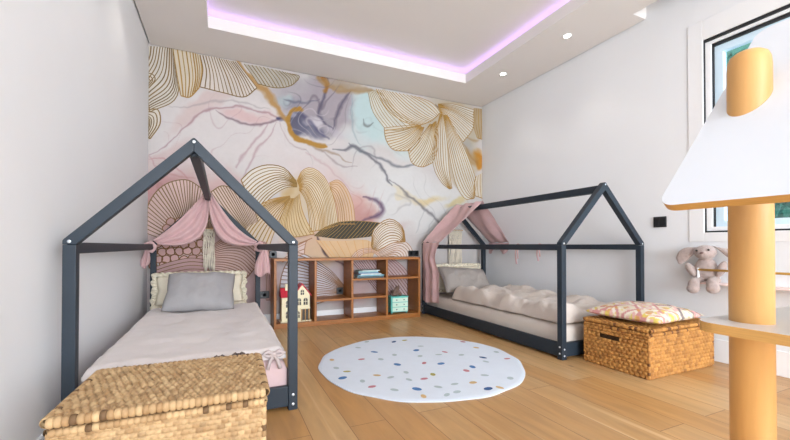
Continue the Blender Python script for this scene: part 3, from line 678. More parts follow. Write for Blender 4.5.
# pillows
def pillow(name, w, h, t, mats, seed, ruffle=0, stripe=None):
    """local: x width, z height, y thickness; returns object with centre at origin"""
    m = MB(); nu, nv = 37, 27
    def edge(u, v):
        a, b = 2*u-1, 2*v-1
        px_ = a*w/2*(1-.05*(1-b*b)*0-.05*(1-abs(b))**2); pz = b*h/2*(1-.07*(1-abs(a))**2)
        k = max(0, (1-abs(a)**2.6))*max(0, (1-abs(b)**2.6)); return px_, pz, t/2*k**.42
    for sgn in (-1, 1):
        def fn(u, v):
            x, z, d = edge(u, v)
            n_ = .10*t*fbm(x*6, z*6, seed+sgn)+.05*t*fbm(x*16, z*12, seed-sgn)
            return (x, sgn*(d*(1+.0)+n_*min(1, d*12)), z)
        m.grid(fn, nu, nv)
    o = m.build(name, mats[0])
    bm = bmesh.new(); bm.from_mesh(o.data); bmesh.ops.remove_doubles(bm, verts=bm.verts[:], dist=.0006); bmesh.ops.recalc_face_normals(bm, faces=bm.faces[:])
    for f in bm.faces: f.smooth = True
    bm.to_mesh(o.data); bm.free()
    return o, edge
def pillow_thing(label, w, h, t, m, seed, loc, rot, ruffle=None, piping=None, group='bed pillows'):
    th_ = thing('pillow', label, 'pillow', loc, group=group); th_.rotation_euler = rot
    o, edge = pillow('cushion_body', w, h, t, [m], seed); o.parent = th_
    per = [(i/40, 0) for i in range(40)]+[(1, i/28) for i in range(28)]+[(1-i/40, 1) for i in range(40)]+[(0, 1-i/28) for i in range(28)]
    if ruffle:
        r = MB(); V = []; n = len(per)*3
        for i in range(n):
            f = i/3; a, b = per[int(f) % len(per)], per[(int(f)+1) % len(per)]; q = f-int(f)
            x, z, _ = edge(a[0]+(b[0]-a[0])*q, a[1]+(b[1]-a[1])*q); L = math.hypot(x/w, z/h)+1e-6
            ox, oz = x/w/L, z/h/L; wv = math.sin(i*.78)*.011
            for s_ in (0, .5, 1): V.append((x+ox*ruffle*s_*(1+.15*math.sin(i*.33)), wv*s_*1.3, z+oz*ruffle*s_))
        r.add(V, [(i*3+j, i*3+j+1, ((i+1) % n)*3+j+1, ((i+1) % n)*3+j) for i in range(n) for j in (0, 1)])
        mod_solid(r.build('ruffle', m, th_, True), .003)
    if piping:
        pts = [edge(*p) for p in per]; P_ = [(p[0], 0, p[1]) for p in pts]; P_.append(P_[0])
        MB().tube(P_, .0055, 6, caps=False).build('piping', piping, th_, True)
    return th_
R_ = math.radians
pillow_thing('wide cream ruffled pillow standing at the head of the left bed', .76, .28, .13, M['cream'], 2, (-.185, 4.13, .452), (R_(-16), 0, R_(1)), ruffle=.05)
pillow_thing('plain grey pillow leaning on the cream pillow of the left bed', .54, .43, .17, M['pillow_grey'], 5, (-.165, 3.66, .487), (R_(-50), R_(1.5), R_(-2)))
pillow_thing('cream ruffled pillow at the head of the right bed, behind the grey one', .70, .30, .12, M['cream'], 8, (2.87, 4.18, .462), (R_(-12), 0, R_(0)), ruffle=.045)
pillow_thing('plump stone grey pillow with piping on the right bed', .64, .42, .17, M['pillow_stone'], 12, (2.81, 3.93, .445), (R_(-48), R_(4), R_(-8)), piping=M['piping'])

# ------------------------------------------------------------------ canopies
def swag(P0, P1, drop, wmid, wend, yamp, seed, m, parent, side, n=40, nv=22):
    P0, P1 = Vector(P0), Vector(P1); b = MB()
    def fn(v, u):
        c = P0.lerp(P1, u); wd = wend+(wmid-wend)*math.sin(PI*u)**.8
        d = (P1-P0).normalized(); nrm = Vector((d.z, 0, -d.x)); nrm = nrm if nrm.z < 0 else -nrm
        c = c + Vector((0, 0, -drop))*math.sin(PI*u)
        fold = math.sin(v*5.5*PI+seed+u*1.2)*yamp*(.45+.55*math.sin(PI*u)) + .012*fbm(u*4, v*4, seed)
        return c + nrm*(v*wd-.2*wend) + Vector((0, fold, 0))
    b.grid(fn, nv, n)
    return mod_solid(b.build('swag', m, parent, True), .003)
def tail(p, length, w, seed, m, parent, name='tail', flare=1.5, n=20, ax=0):
    b = MB(); p = Vector(p)
    def fn(v, u):
        a = (v-.5)*w*(.35+(flare-.35)*min(1, u*1.4)**.7); f = math.sin(v*4.2*PI+seed)*.02*min(1, .3+u)
        hem = .02*math.sin(v*7+seed)*u
        off = (a, f, 0) if ax == 0 else (f, a, 0)
        return p+Vector((off[0]+.01*math.sin(u*3+seed), off[1], -u*length+hem))
    b.grid(fn, 18, n)
    return mod_solid(b.build(name, m, parent, True), .003)
cl = thing('canopy', 'dusty pink muslin canopy swagged from the ridge of the left bed', 'canopy', (LX+BW/2, 4.08, BR), group='pink bed canopies')
def rel(o, par):
    o.parent = par; o.matrix_parent_inverse = Matrix.Translation(par.location).inverted(); return o
yC = 4.06; cxl = LX+BW/2
rel(swag((cxl-.036, yC, BR-.04), (LX+.055, yC, BE+.02), .03, .24, .05, .022, .4, M['muslin'], None, -1), cl)
rel(swag((cxl+.036, yC, BR-.04), (LX+BW-.055, yC, BE+.01), .07, .19, .05, .022, 2.0, M['muslin'], None, 1), cl)
def knot(c, r, name='knot'):
    b = MB(); n, k = 36, 12
    def fn(v, u):
        q = 2*PI*u; s_ = 2*PI*v; rr = r*(.42+.10*math.sin(q*5+1)+.07*math.sin(q*9+s_*3))
        R0 = r*1.15
        return (c[0]+(R0+rr*math.cos(s_))*math.cos(q), c[1]+rr*math.sin(s_)*1.25, c[2]+(R0+rr*math.cos(s_))*math.sin(q))
    b.grid(fn, k, n+1); o = b.build(name, M['muslin'], None, True); return rel(o, cl)
zr = BE-.037
knot((LX+BT/2, yC, zr), .034); knot((LX+BW-BT/2, yC, zr), .034)
o = MB()
def wrap(v, u):    # cloth passing over the ridge beam
    q = PI*u; return (cxl-.042*math.cos(q), yC+(v-.5)*.09+.004*math.sin(u*9), BR-.05+.042*math.sin(q)+.004*math.sin(v*20))
o.grid(wrap, 12, 18); rel(mod_solid(o.build('ridge_wrap', M['muslin'], None, True), .003), cl)
rel(tail((LX-.012, yC-.01, zr-.02), .16, .05, 1.0, M['muslin'], None), cl)
rel(tail((LX+BW+.012, yC-.02, zr-.02), .27, .10, 2.2, M['muslin'], None), cl)

cr = thing('canopy', 'dusty pink muslin canopy draped over the head of the right bed, one end trailing', 'canopy', (RX+BW/2, 4.0, BR), group='pink bed canopies')
cxr = RX+BW/2
b = MB()
def near(v, u):      # over the near slope, ridge to near eave
    ya, yb = 4.265, 3.70; ye, yf = 4.235, 3.80
    s_ = u**1.15; y = (ya+(ye-ya)*s_)*(1-v)+(yb+(yf-yb)*s_)*v
    x = cxr-.006-u*(BW/2-.0+.012); z = BR+.016-u*(BR-BE-.004)
    sag = .085*math.sin(PI*u)*math.sin(PI*min(1, v*1.05)); f = math.sin(v*17+u*3)*.011*(1-.3*u)+.008*fbm(u*4, v*5, 3)
    k = 1/math.sqrt(2)
    return (x+k*(sag-f)*1, y, z-k*(sag-f))
b.grid(near, 34, 40)
rel(mod_solid(b.build('near_drape', M['muslin'], None, True), .003), cr)
b = MB()
def far(v, u):
    ya, yb = 4.265, 3.70; ye, yf = 4.20, 3.80
    y = (ya+(ye-ya)*u)*(1-v)+(yb+(yf-yb)*u)*v
    x = cxr+.006+u*(BW/2+.002); z = BR+.016-u*(BR-BE-.004)
    sag = .05*math.sin(PI*u)*math.sin(PI*v); f = math.sin(v*14+u*2)*.010+.008*fbm(u*4, v*5, 8); k = 1/math.sqrt(2)
    return (x-k*(sag-f), y, z-k*(sag-f))
b.grid(far, 34, 36)
rel(mod_solid(b.build('far_drape', M['muslin'], None, True), .003), cr)
b = MB()
def trail(v, u):     # trailing end outside the near eave rail
    y = 4.235-v*.40*(1-.22*math.sin(PI*min(1, u*2.2))*(u < .45))
    q = min(1, u/.10); z = BE+.014-.03*q*q-u*.71-.012*math.sin(v*6)*u
    x = RX-.018-.012*q+math.sin(v*15+.6)*.014*min(1, .3+u*2)+.006*fbm(v*5, u*5, 4)
    return (x, y, z)
b.grid(trail, 28, 44)
rel(mod_solid(b.build('trailing_end', M['muslin'], None, True), .003), cr)
b = MB()
def hem(v, u):
    y = 4.20-v*.40; return (RX+BW+.006+.008*math.sin(v*22), y, BE+.014-u*(.10+.05*math.sin(v*9+1)))
b.grid(hem, 34, 8); rel(mod_solid(b.build('far_hem', M['muslin'], None, True), .003), cr)
for (yy, ln) in ((3.60, .22), (3.25, .17)):
    b = MB()
    b.tube([(RX+BW-.056, yy, BE-.03), (RX+BW-.06, yy+.01, BE-.03-ln*.5), (RX+BW-.062, yy-.015, BE-.03-ln)], [.006, .008, .011], 8)
    b.tube([(RX+BW-.056, yy, BE-.03), (RX+BW-.064, yy-.03, BE-.06), (RX+BW-.066, yy-.04, BE-.03-ln*.7)], [.006, .007, .010], 8)
    b.ball((RX+BW-.058, yy, BE-.03), (.009, .014, .014)); b.tube([(RX+BW-BT/2+.029*math.cos(q)*1.18, yy, zr+.031*math.sin(q)*1.18) for q in np.linspace(0, 2*PI, 17)], .005, 6)
    rel(b.build('tie', M['muslin'], None, True), cr)

# ------------------------------------------------------------------ macrame hangings
def macrame(label, x0, x1, ztop, zbot, seed):
    t = thing('macrame_hanging', label, 'wall hanging', ((x0+x1)/2, WB-.03, ztop), group='macrame hangings')
    w = x1-x0; rn = random.Random(seed)
    MB().tube([(-w/2-.03, 0, 0), (w/2+.03, 0, 0)], .008, 10).build('rod', M['rod'], t, True)
    MB().tube([(-w/2, 0, .008), (0, .012, .10), (w/2, 0, .008)], .0025, 6).build('hanging_cord', M['macrame'], t, True)
    n = max(8, int(w/.013)); L = ztop-zbot
    b = MB()
    for i in range(n):
        x = -w/2+w*i/(n-1); l = L*(.86+.14*rn.random())
        pts = [(x+.004*math.sin(k*.9+i), -.012+.004*math.sin(k*1.3+i*2), -l*k/10) for k in range(11)]
        b.tube(pts, [.005+.0025*(k % 2) for k in range(11)], 6)
    b.build('cord_curtain', M['macrame'], t, True)
    b = MB()
    for r_ in range(4):
        for i in range(n//2):
            x = -w/2+w*(i*2+(r_ % 2)+.5)/(n); b.ball((x, -.02, -.03-r_*.035), (.010, .007, .012), u=8, v=6)
    b.build('knot_rows', M['macrame'], t, True)
macrame('cream macrame hanging on the mural behind the left bed', -.175, -.075, 1.06, .60, 1)
macrame('cream macrame hanging on the mural behind the right bed', 2.86, 3.06, 1.10, .50, 2)

# ================================================================== WICKER
def wicker_panel(mb, o, u, v, n, U, V, row, cell, amp, base, seed, step=.0029, ribs=False):
    """woven surface: rows of strands bulging over and under"""
    o, u, v, n = [np.array(a, float) for a in (o, u, v, n)]
    nu, nv = max(4, int(U/step)), max(4, int(V/(row/5.0)))
    a = np.linspace(0, U, nu); b = np.linspace(0, V, nv); A, B = np.meshgrid(a, b)
    nr = max(1, round(V/row)); rr = V/nr
    k = np.minimum((B/rr).astype(int), nr-1); fr = B/rr-k
    rs = np.random.RandomState(seed); jit = rs.uniform(-.12, .12, nr+1)
    ph = A/cell+.5*(k % 2)+jit[k]
    over = np.abs(np.cos(PI*ph))
    h = amp*(np.sin(PI*np.clip(fr, 0, 1))**.5)*(.05+.95*over**.55)
    ci = np.floor(ph+.5).astype(int)
    tone = rs.uniform(.1, .9, (nr+1, int(U/cell)+6))[k, ci+2]
    tone2 = rs.uniform(-1, 1, (nr+1, int(U/cell)+6))[k, ci+2]
    c0, c1, c2 = [np.array(c) for c in base]
    col = c0[None, None]*(1-tone[..., None])+c1[None, None]*tone[..., None]
    drk = np.clip(tone2-.72, 0, 1)[..., None]*1.6
    col = col*(1-drk)+c2[None, None]*drk
    fade = np.minimum(np.minimum(A, U-A)/.006, 1)*np.minimum(np.minimum(B, V-B)/.004, 1)
    P = o+A[..., None]*u+B[..., None]*v+(h*fade)[..., None]*n
    idx = np.arange(nu*nv).reshape(nv, nu)
    Fc = np.stack([idx[:-1, :-1], idx[:-1, 1:], idx[1:, 1:], idx[1:, :-1]], -1).reshape(-1, 4)
    if np.dot(np.cross(u, v), n) < 0: Fc = Fc[:, ::-1]
    mb.add(P.reshape(-1, 3).tolist(), Fc.tolist(), 0, [tuple(c) for c in col.reshape(-1, 3)])
def rim(mb, pts, r, pitch, base, seed):
    """rolled rim wrapped with flat strands"""
    rs = np.random.RandomState(seed); pts = [np.array(p, float) for p in pts]
    for A, B in zip(pts[:-1], pts[1:]):
        L = np.linalg.norm(B-A); n = max(1, int(L/pitch)); d = (B-A)/n
        for i in range(n):
            p0, p1 = A+d*i, A+d*(i+1); t = rs.uniform(); c = np.array(base[0])*(1-t)+np.array(base[1])*t
            if rs.uniform() > .88: c = np.array(base[2])
            mb.tube([p0, p0*.85+p1*.15, p0*.5+p1*.5, p0*.15+p1*.85, p1], [r*.78, r*.98, r*1.06, r*.98, r*.78], 10, caps=False, col=tuple(c))
def sq(*c): return [tuple(rgb(*x)) for x in c]
STRAW = sq((192, 162, 120), (152, 119, 80), (102, 76, 48))
RATTAN = sq((192, 138, 70), (146, 96, 42), (104, 64, 28))
def basket(t, W, D, H, lid, row, cell, amp, base, seed, holes=False, lidrow=.024):
    a = amp; hb = H-lid
    b = MB()
    for (o, u, n, L) in (((0, 0, 0), (1, 0, 0), (0, -1, 0), W), ((0, D, 0), (0, -1, 0), (-1, 0, 0), D), ((W, 0, 0), (0, 1, 0), (1, 0, 0), D), ((W, D, 0), (-1, 0, 0), (0, 1, 0), W)):
        if holes and n[0] == -1:
            z0, z1, y0, y1 = hb-.098, hb-.068, D*.42, D*.42+.15    # slot for the hand
            wicker_panel(b, (0, D, 0), u, (0, 0, 1), n, D, z0, row, cell, amp, base, seed)
            wicker_panel(b, (0, D, z1), u, (0, 0, 1), n, D, hb-z1, row, cell, amp, base, seed+1)
            wicker_panel(b, (0, D, z0), u, (0, 0, 1), n, D-y1, z1-z0, row, cell, amp, base, seed+2)
            wicker_panel(b, (0, y0, z0), u, (0, 0, 1), n, y0, z1-z0, row, cell, amp, base, seed+3)
        else:
            wicker_panel(b, o, u, (0, 0, 1), n, L, hb, row, cell, amp, base, seed+int(L*10)+int(n[1]*3))
    body = b.build('body', M['straw'], t, True, attr=True)
    e = a*.4
    r1 = .012
    c = MB()
    rim(c, [(0, -e, hb-r1), (W, -e, hb-r1), (W+e, D, hb-r1), (0, D, hb-r1), (-e, 0, hb-r1)], r1, .017, base, seed+7)
    c.build('rim', M['straw'], body, True, attr=True)
    for i, (x, y) in enumerate(((0, 0), (W, 0), (0, D), (W, D))):
        c = MB(); rim(c, [(x, y, .010), (x, y, hb-.012)], .009, .020, base, seed+9+i)
        c.build('corner_post', M['straw'], body, True, attr=True)
    MB().box(.004, W-.004, .004, D-.004, .004, hb-.004).build('lining', M['core'], body) if not holes else MB().box(.03, W-.004, .004, D-.004, .004, hb-.004).build('lining', M['core'], body)
    l = MB(); z = H-a*1.2
    wicker_panel(l, (-.004, -.004, z), (1, 0, 0), (0, 1, 0), (0, 0, 1), W+.008, D+.008, lidrow, cell*1.05, amp*1.35, base, seed+21)
    l.box(0, W, 0, D, hb+.004, z-.001, col=base[1])
    lo = l.build('lid', M['straw'], t, True, attr=True)
    c = MB(); r2 = (lid-.004)/2; zz = hb+.003+r2
    rim(c, [(-.004, -.006, zz), (W+.004, -.006, zz), (W+.006, D+.004, zz), (-.004, D+.004, zz), (-.006, -.006, zz)], r2, .018, base, seed+30)
    c.build('lid_edge', M['straw'], lo, True, attr=True)
tch = thing('wicker_chest', 'large straw coloured wicker chest with closed lid at the foot of the left bed', 'chest', (-.452, 1.395, 0), R_(-1.5))
basket(tch, .588, .452, .388, .036, .0165, .0215, .010, STRAW, 3, lidrow=.031)
tbk = thing('wicker_basket', 'brown wicker basket with handle slot at the foot of the right bed, under a cushion', 'basket', (2.55, 1.545, 0))
basket(tbk, .745, .475, .335, .030, .0260, .036, .0125, RATTAN, 40, holes=True)

# patterned cushion on the basket
def kilim():
    m = MB(); w, d, t = .585, .52, .15; nu, nv = 90, 70
    pal = {k: tuple(rgb(*v)) for k, v in dict(cream=(214, 200, 176), pink=(212, 166, 158), rose=(196, 136, 132), yel=(208, 186, 92), olive=(176, 160, 88), grey=(128, 116, 112), tan=(198, 160, 116), white=(222, 212, 194), orange=(206, 150, 92)).items()}
    rs = random.Random(5); cells = {}
    V, Cc = [], []
    for sgn in (1, -1):
        for j in range(nv):
            for i in range(nu):
                a, b = 2*i/(nu-1)-1, 2*j/(nv-1)-1
                k = max(0, 1-abs(a)**2.4)*max(0, 1-abs(b)**2.4)
                x, y = a*w/2*(1-.05*(1-abs(b))**2), b*d/2*(1-.06*(1-abs(a))**2)
                V.append((x, y, sgn*t/2*k**.45*(1 if sgn > 0 else .55)+.006*fbm(x*5, y*5, 3)*k))
                cu, cv = math.floor(x/.040), math.floor(y/.036)
                dia = (abs((x/.20) % 1-.5)+abs((y/.16) % 1-.5))
                key = (int(dia*7), cu, cv)
                if key not in cells:
                    q = rs.random()
                    L_ = x < .02
                    band = int(dia*7)
                    if L_: ch = ['yel', 'pink', 'white', 'rose', 'cream', 'cream', 'tan'][band % 7] if q < .6 else rs.choice(['cream', 'white', 'pink', 'yel', 'rose', 'orange'])
                    else: ch = ['tan', 'cream', 'grey', 'pink', 'cream', 'grey', 'tan'][band % 7] if q < .65 else rs.choice(['cream', 'white', 'grey', 'pink', 'olive', 'rose'])
                    cells[key] = pal[ch]
                Cc.append(cells[key])
    Fc = [(j*nu+i, j*nu+i+1, (j+1)*nu+i+1, (j+1)*nu+i) for j in range(nv-1) for i in range(nu-1)]
    o = nu*nv; Fc += [(o+j*nu+i, o+(j+1)*nu+i, o+(j+1)*nu+i+1, o+j*nu+i+1) for j in range(nv-1) for i in range(nu-1)]
    m.add(V, Fc, 0, Cc); return m
ck = tag(kilim().build('kilim_cushion', M['kilim'], smooth=True, attr=True), 'flat cushion with a pink, yellow and grey woven pattern on the brown basket', 'cushion')
ck.location = (2.858, 1.775, .380); ck.rotation_euler = (0, 0, R_(3))

# ================================================================== RUG
rg = MB(); RCX, RCY, RR = 1.38, 2.52, .757; n = 96
def rr_(q): return RR*(1+.006*math.sin(q*5+1)+.005*math.sin(q*11)+.004*math.sin(q*17+2))
rings = [0.0, .3, .6, .85, .97, 1.0]
V = [(RCX, RCY, .010)]; Fc = []
for f in rings[1:]:
    for k in range(n):
        q = 2*PI*k/n; V.append((RCX+rr_(q)*f*math.cos(q), RCY+rr_(q)*f*math.sin(q), .010 if f < .99 else .006))
for k in range(n): V.append((RCX+rr_(2*PI*k/n)*math.cos(2*PI*k/n), RCY+rr_(2*PI*k/n)*math.sin(2*PI*k/n), .001))
for k in range(n): Fc.append((0, 1+k, 1+(k+1) % n))
for r_ in range(len(rings)-1):
    for k in range(n): Fc.append((1+r_*n+k, 1+(r_+1)*n+k, 1+(r_+1)*n+(k+1) % n, 1+r_*n+(k+1) % n))
rg.add(V, Fc)
dots = '''75 137 t;112 199 b;177 135 r;127 177 o;90 165 g;213 229 r;290 240 g;221 110 b;288 75 n;243 135 g;300 153 b;290 120 g;277 197 g;367 237 b;390 262 t;392 148 r;378 124 g;365 104 b;380 90 g;422 187 o;392 202 r;442 119 g;463 110 r;467 62 n;470 257 g;505 247 g;497 220 g;537 174 r;558 161 b;594 129 n;604 143 g;571 95 t;612 236 n;652 232 t;688 200 g;677 133 r;330 52 t;195 75 g;325 70 o;165 95 g;150 75 t;420 55 g;525 75 r;640 110 g;340 205 g;230 190 t;180 210 g;330 180 g;450 150 b;520 120 g;560 215 t;600 190 g;440 230 g'''
dm = {'t': 1, 'b': 2, 'r': 3, 'o': 4, 'g': 5, 'n': 6}; rn = random.Random(9)
for it in dots.split(';'):
    x, y, c = it.split(); p = on('Z', .0105, 310+float(x)/3.435, 320+float(y)/3.435)
    a, L = rn.uniform(0, PI), (.033 if c in 'bn' else .028); ww = L*rn.uniform(.55, .75)
    if math.hypot(p.x-RCX, p.y-RCY) > RR-.04: continue
    pts = [(p.x+L*math.cos(q)*math.cos(a)-ww*math.sin(q)*math.sin(a), p.y+L*math.cos(q)*math.sin(a)+ww*math.sin(q)*math.cos(a), .0112) for q in [2*PI*k/12 for k in range(12)]]
    rg.add(pts, [tuple(range(12))], dm[c])
rug_mats = [mat('rug_cotton', rgb(218, 227, 238), .95, .02, 12, .3, 120)] + [mat('rug_dot_'+k, rgb(*v), .95) for k, v in dict(sand=(206, 176, 128), blue=(78, 124, 176), rose=(190, 128, 138), olive=(172, 166, 100), mist=(176, 192, 196), navy=(48, 84, 134)).items()]
tag(rg.build('rug', rug_mats), 'round white rug with scattered coloured dots on the wood floor', 'rug')

# ================================================================== BOOKCASE
SX0, SX1, SY, SH, SD = .50, 2.2495, 4.0984, .7425, .30
bc = thing('bookcase', 'low brown wooden cubby bookcase without a back, standing against the mural wall', 'bookcase', ((SX0+SX1)/2, SY+SD/2, 0))
def bpart(name, *a):
    o = MB().box(*a, .0025).build(name, M['bookcase']); return rel(o, bc)
Y0, Y1 = SY, SY+SD
bpart('top_panel', SX0, SX1, Y0, Y1, SH-.026, SH); bpart('bottom_panel', SX0+.026, SX1-.026, Y0, Y1, .030, .052)
bpart('plinth', SX0+.026, SX1-.026, Y0+.012, Y0+.03, 0, .030)
for x0, x1 in ((SX0, SX0+.026), (.928, .954), (1.352, 1.378), (1.785, 1.811), (SX1-.026, SX1)):
    bpart('side_panel' if x0 in (SX0, SX1-.026) else 'divider', x0, x1, Y0, Y1, 0 if x0 in (SX0, SX1-.026) else .052, SH-.026)
bpart('shelf', .954, 1.352, Y0+.004, Y1, .262, .284); bpart('shelf', 1.378, 1.785, Y0+.004, Y1, .268, .290)
bpart('shelf', 1.378, 1.785, Y0+.004, Y1, .480, .502); bpart('shelf', 1.811, SX1-.026, Y0+.004, Y1, .480, .502)

# ------------------------------------------------------------------ dollhouse in the first compartment
dh = thing('dollhouse', 'cream toy dollhouse with red roof in the left compartment of the bookcase', 'dollhouse', (.745, 4.235, .0526))
def gable(x0, x1, y0, y1, zb, ze, zp, xp=None):
    xp = (x0+x1)/2 if xp is None else xp
    return MB().prism([(x0, zb), (x1, zb), (x1, ze), (xp, zp), (x0, ze)], 'Y', y0, y1, .002)
MB().box(-.165, .155, -.085, .075, 0, .010, .002).build('base', M['doll_wall'], dh)
o = gable(-.02, .14, -.075, .065, .010, .275, .375); o.box(-.15, -.02, -.055, .065, .010, .25, .002); o.build('walls', M['doll_wall'], dh)
rf = MB()
# front gable roof slabs and side wing roof
for sg in (-1, 1):
    xp = .06; e_ = xp+sg*.098; s_ = .10/.08
    rf.prism([(xp, .379), (xp, .394), (e_, .394-.098*s_), (e_, .379-.098*s_)], 'Y', -.085, .075, .0015)
rf.prism([(-.075, .252), (.075, .252), (.0, .345)], 'X', -.16, -.03, .002)
rf.build('roof', M['doll_roof'], dh)
MB().box(-.11, -.085, -.02, .01, .30, .385, .002).build('chimney', M['doll_wall'], dh)
def dwin(x, z, y, w_=.022, h_=.036):
    pts = [(x-w_, z-h_), (x+w_, z-h_), (x+w_, z+h_*.4)]+[(x+w_*math.cos(q), z+h_*.4+w_*math.sin(q)) for q in np.linspace(.3, PI-.3, 6)]+[(x-w_, z+h_*.4)]
    o = MB().prism(pts, 'Y', y-.003, y, 0).build('window', M['doll_glass'], dh)
    k = MB(); k.box(x-.002, x+.002, y-.006, y-.003, z-h_, z+h_*.4+w_); k.box(x-w_, x+w_, y-.006, y-.003, z-.002, z+.002)
    k.box(x-w_-.004, x+w_+.004, y-.007, y-.003, z-h_-.005, z-h_); k.build('window_bars', M['doll_wall'], o)
dwin(.025, .205, -.075); dwin(.095, .205, -.075); dwin(.06, .30, -.075, .018, .026); dwin(-.085, .185, -.055); dwin(-.085, .075, -.055); dwin(.015, .075, -.075, .018)
k = MB().box(.055, .125, -.078, -.075, .012, .125); k.build('door', M['doll_glass'], dh)
for x in (.052, .09, .128): MB().tube([(x, -.088, .010), (x, -.088, .13)], .0055, 10).build('porch_column', M['rod'], dh, True)
MB().box(.04, .142, -.095, -.072, .13, .142, .002).build('porch_roof', M['doll_wall'], dh)

dh.scale = (1.03, 1, 1.06)
# ------------------------------------------------------------------ books / folded prints on the upper shelf
cols = [(70, 92, 96), (120, 170, 186), (206, 214, 212), (96, 128, 168), (150, 190, 190), (190, 206, 206)]
names = ['dark slate picture book at the bottom of the flat stack in the bookcase', 'pale blue picture book second from the bottom of the flat stack', 'white picture book in the middle of the flat stack on the shelf',
         'deep blue picture book above the white one in the flat stack', 'aqua picture book second from the top of the flat stack', 'pale grey picture book on top of the flat stack']
z = .5026
for i, (c, lab) in enumerate(zip(cols, names)):
    hh = (.022, .014, .016, .012, .016, .011)[i]
    t = thing('book', lab, 'book', (1.60+rn.uniform(-.015, .015), 4.24+rn.uniform(-.01, .01), z), R_(rn.uniform(-5, 5)), 'flat stack of books')
    w_, d_ = (.33, .20) if i < 2 else (.29-.012*i, .19)
    cm = mat('book_cover', rgb(*c), .5, .1, 20)
    q = MB(); q.box(-w_/2, w_/2, -d_/2, d_/2, 0, .0022, .0006); q.box(-w_/2, w_/2, -d_/2, d_/2, hh-.0024, hh-.0002, .0006); q.box(-w_/2, w_/2, -d_/2, -d_/2+.002, .0022, hh-.0024)
    q.build('cover', cm, t); MB().box(-w_/2+.004, w_/2-.004, -d_/2+.002, d_/2-.003, .0022, hh-.0024).build('pages', M['white'], t)
    z += hh

# ------------------------------------------------------------------ toy dresser with a small figure
td = thing('toy_dresser', 'small mint toy dresser with three drawers in the bookcase', 'toy dresser', (1.995, 4.23, .0526))
MB().box(-.115, .115, -.07, .07, .016, .198, .004).build('body', M['mint'], td)
for x in (-.10, .10):
    for y in (-.055, .055): MB().tube([(x, y, 0), (x, y, .018)], [.007, .011], 10).build('foot', M['mint'], td, True)
MB().box(-.122, .122, -.077, .077, .198, .208, .003).build('top', M['mint'], td)
for i in range(3):
    z0 = .024+i*.058
    dd = MB().box(-.098, .108, -.076, -.0695, z0, z0+.05, .002).build('drawer', M['mint_pale'], td)
    for x in (-.045, .055):
        kq = MB().ball((x, -.080, z0+.026), (.009, .006, .007), u=12, v=8).build('knob', M['fig2'], dd, True)
fg = thing('toy_figure', 'little brown felt toy figure sitting on the mint dresser', 'toy', (1.975, 4.235, .2612))
q = MB(); q.ball((0, 0, .04), (.045, .036, .042)); q.ball((.02, -.005, .092), (.030, .028, .030)); q.ball((-.035, -.02, .022), (.028, .024, .022)); q.ball((.05, -.024, .02), (.024, .022, .020))
ob = q.build('body', M['fig'], fg, True); mm = ob.modifiers.new('blend', 'REMESH'); mm.mode = 'VOXEL'; mm.voxel_size = .004; mm.use_smooth_shade = True
q = MB(); q.ball((.005, .0, .125), (.009, .006, .014), u=10, v=8); q.ball((.037, 0, .123), (.009, .006, .014), u=10, v=8); q.build('ears', M['fig'], fg, True)
q = MB(); q.ball((.013, -.032, .098), .004, u=8, v=6); q.ball((.030, -.032, .098), .004, u=8, v=6); q.build('eyes', M['eye'], fg, True)
# ------------------------------------------------------------------ sockets and switch
def outlet(label, x0, x1, z0, z1, gangs, name='wall_socket', cat='socket'):
    t = thing(name, label, cat, ((x0+x1)/2, WB-.014, (z0+z1)/2), group='black sockets on the mural wall')
    w_, h_ = (x1-x0)/2, (z1-z0)/2
    MB().box(-w_, w_, -.011, 0, -h_, h_, .003).build('plate', M['dark'], t)
    for i in range(gangs):
        cx = -w_+(2*i+1)*w_/gangs
        MB().lathe([(.021, 0), (.021, .003), (.017, .003), (.016, -.004)], 20).build('outlet_well', M['gasket'], t, True).matrix_local = Matrix.Translation((cx, -.011, 0)) @ Matrix.Rotation(PI/2, 4, 'X')
outlet('single black wall socket on the mural just above the left end of the bookcase', .487, .567, .745, .825, 1)
outlet('double black wall socket on the mural just above the right end of the bookcase', 2.24, 2.39, .745, .82, 2)
outlet('black wall socket low on the mural between the left bed and the bookcase', .385, .485, .295, .375, 1)
outlet('black wall socket seen through the second compartment of the bookcase', 1.265, 1.345, .297, .377, 1)
sw = thing('light_switch', 'square black light switch on the right wall beside the window casing', 'switch', (WR, 1.99, 1.088))
MB().box(-.011, 0, -.052, .052, -.046, .046, .003).build('plate', M['dark'], sw)
for y in (-.025, .025): MB().box(-.0145, -.009, y-.022, y+.022, -.034, .034, .002).build('rocker', M['gasket'], sw)

# ------------------------------------------------------------------ wall ledge with dowel, plush rabbit
LGX = WR-.105
wl_ = thing('wall_ledge', 'slim blush wall ledge with a golden dowel rail under the window', 'wall shelf', (WR, 1.2, .60))
MB().box(-.105, 0, -.75, .47, -.012, .003, .002).build('shelf', M['ledge'], wl_)
MB().box(-.010, 0, -.75, .47, .003, .10, .002).build('back_panel', M['white'], wl_)
MB().tube([(-.098, -.74, .098), (-.098, .462, .098)], .0085, 12).build('dowel', M['dowel'], wl_, True)
for y in (-.745, .456): MB().box(-.105, -.012, y, y+.012, .003, .112, .002).build('bracket', M['white'], wl_)
rb_s = 1.1
rb = thing('plush_rabbit', 'taupe plush rabbit tucked behind the golden dowel under the window', 'soft toy', (WR-.055, 1.62, .603))
q = MB()
q.ball((-.0, 0, .090), (.040, .068, .088)); q.ball((-.022, -.012, .208), (.052, .066, .052)); q.ball((-.060, -.012, .196), (.026, .036, .026))
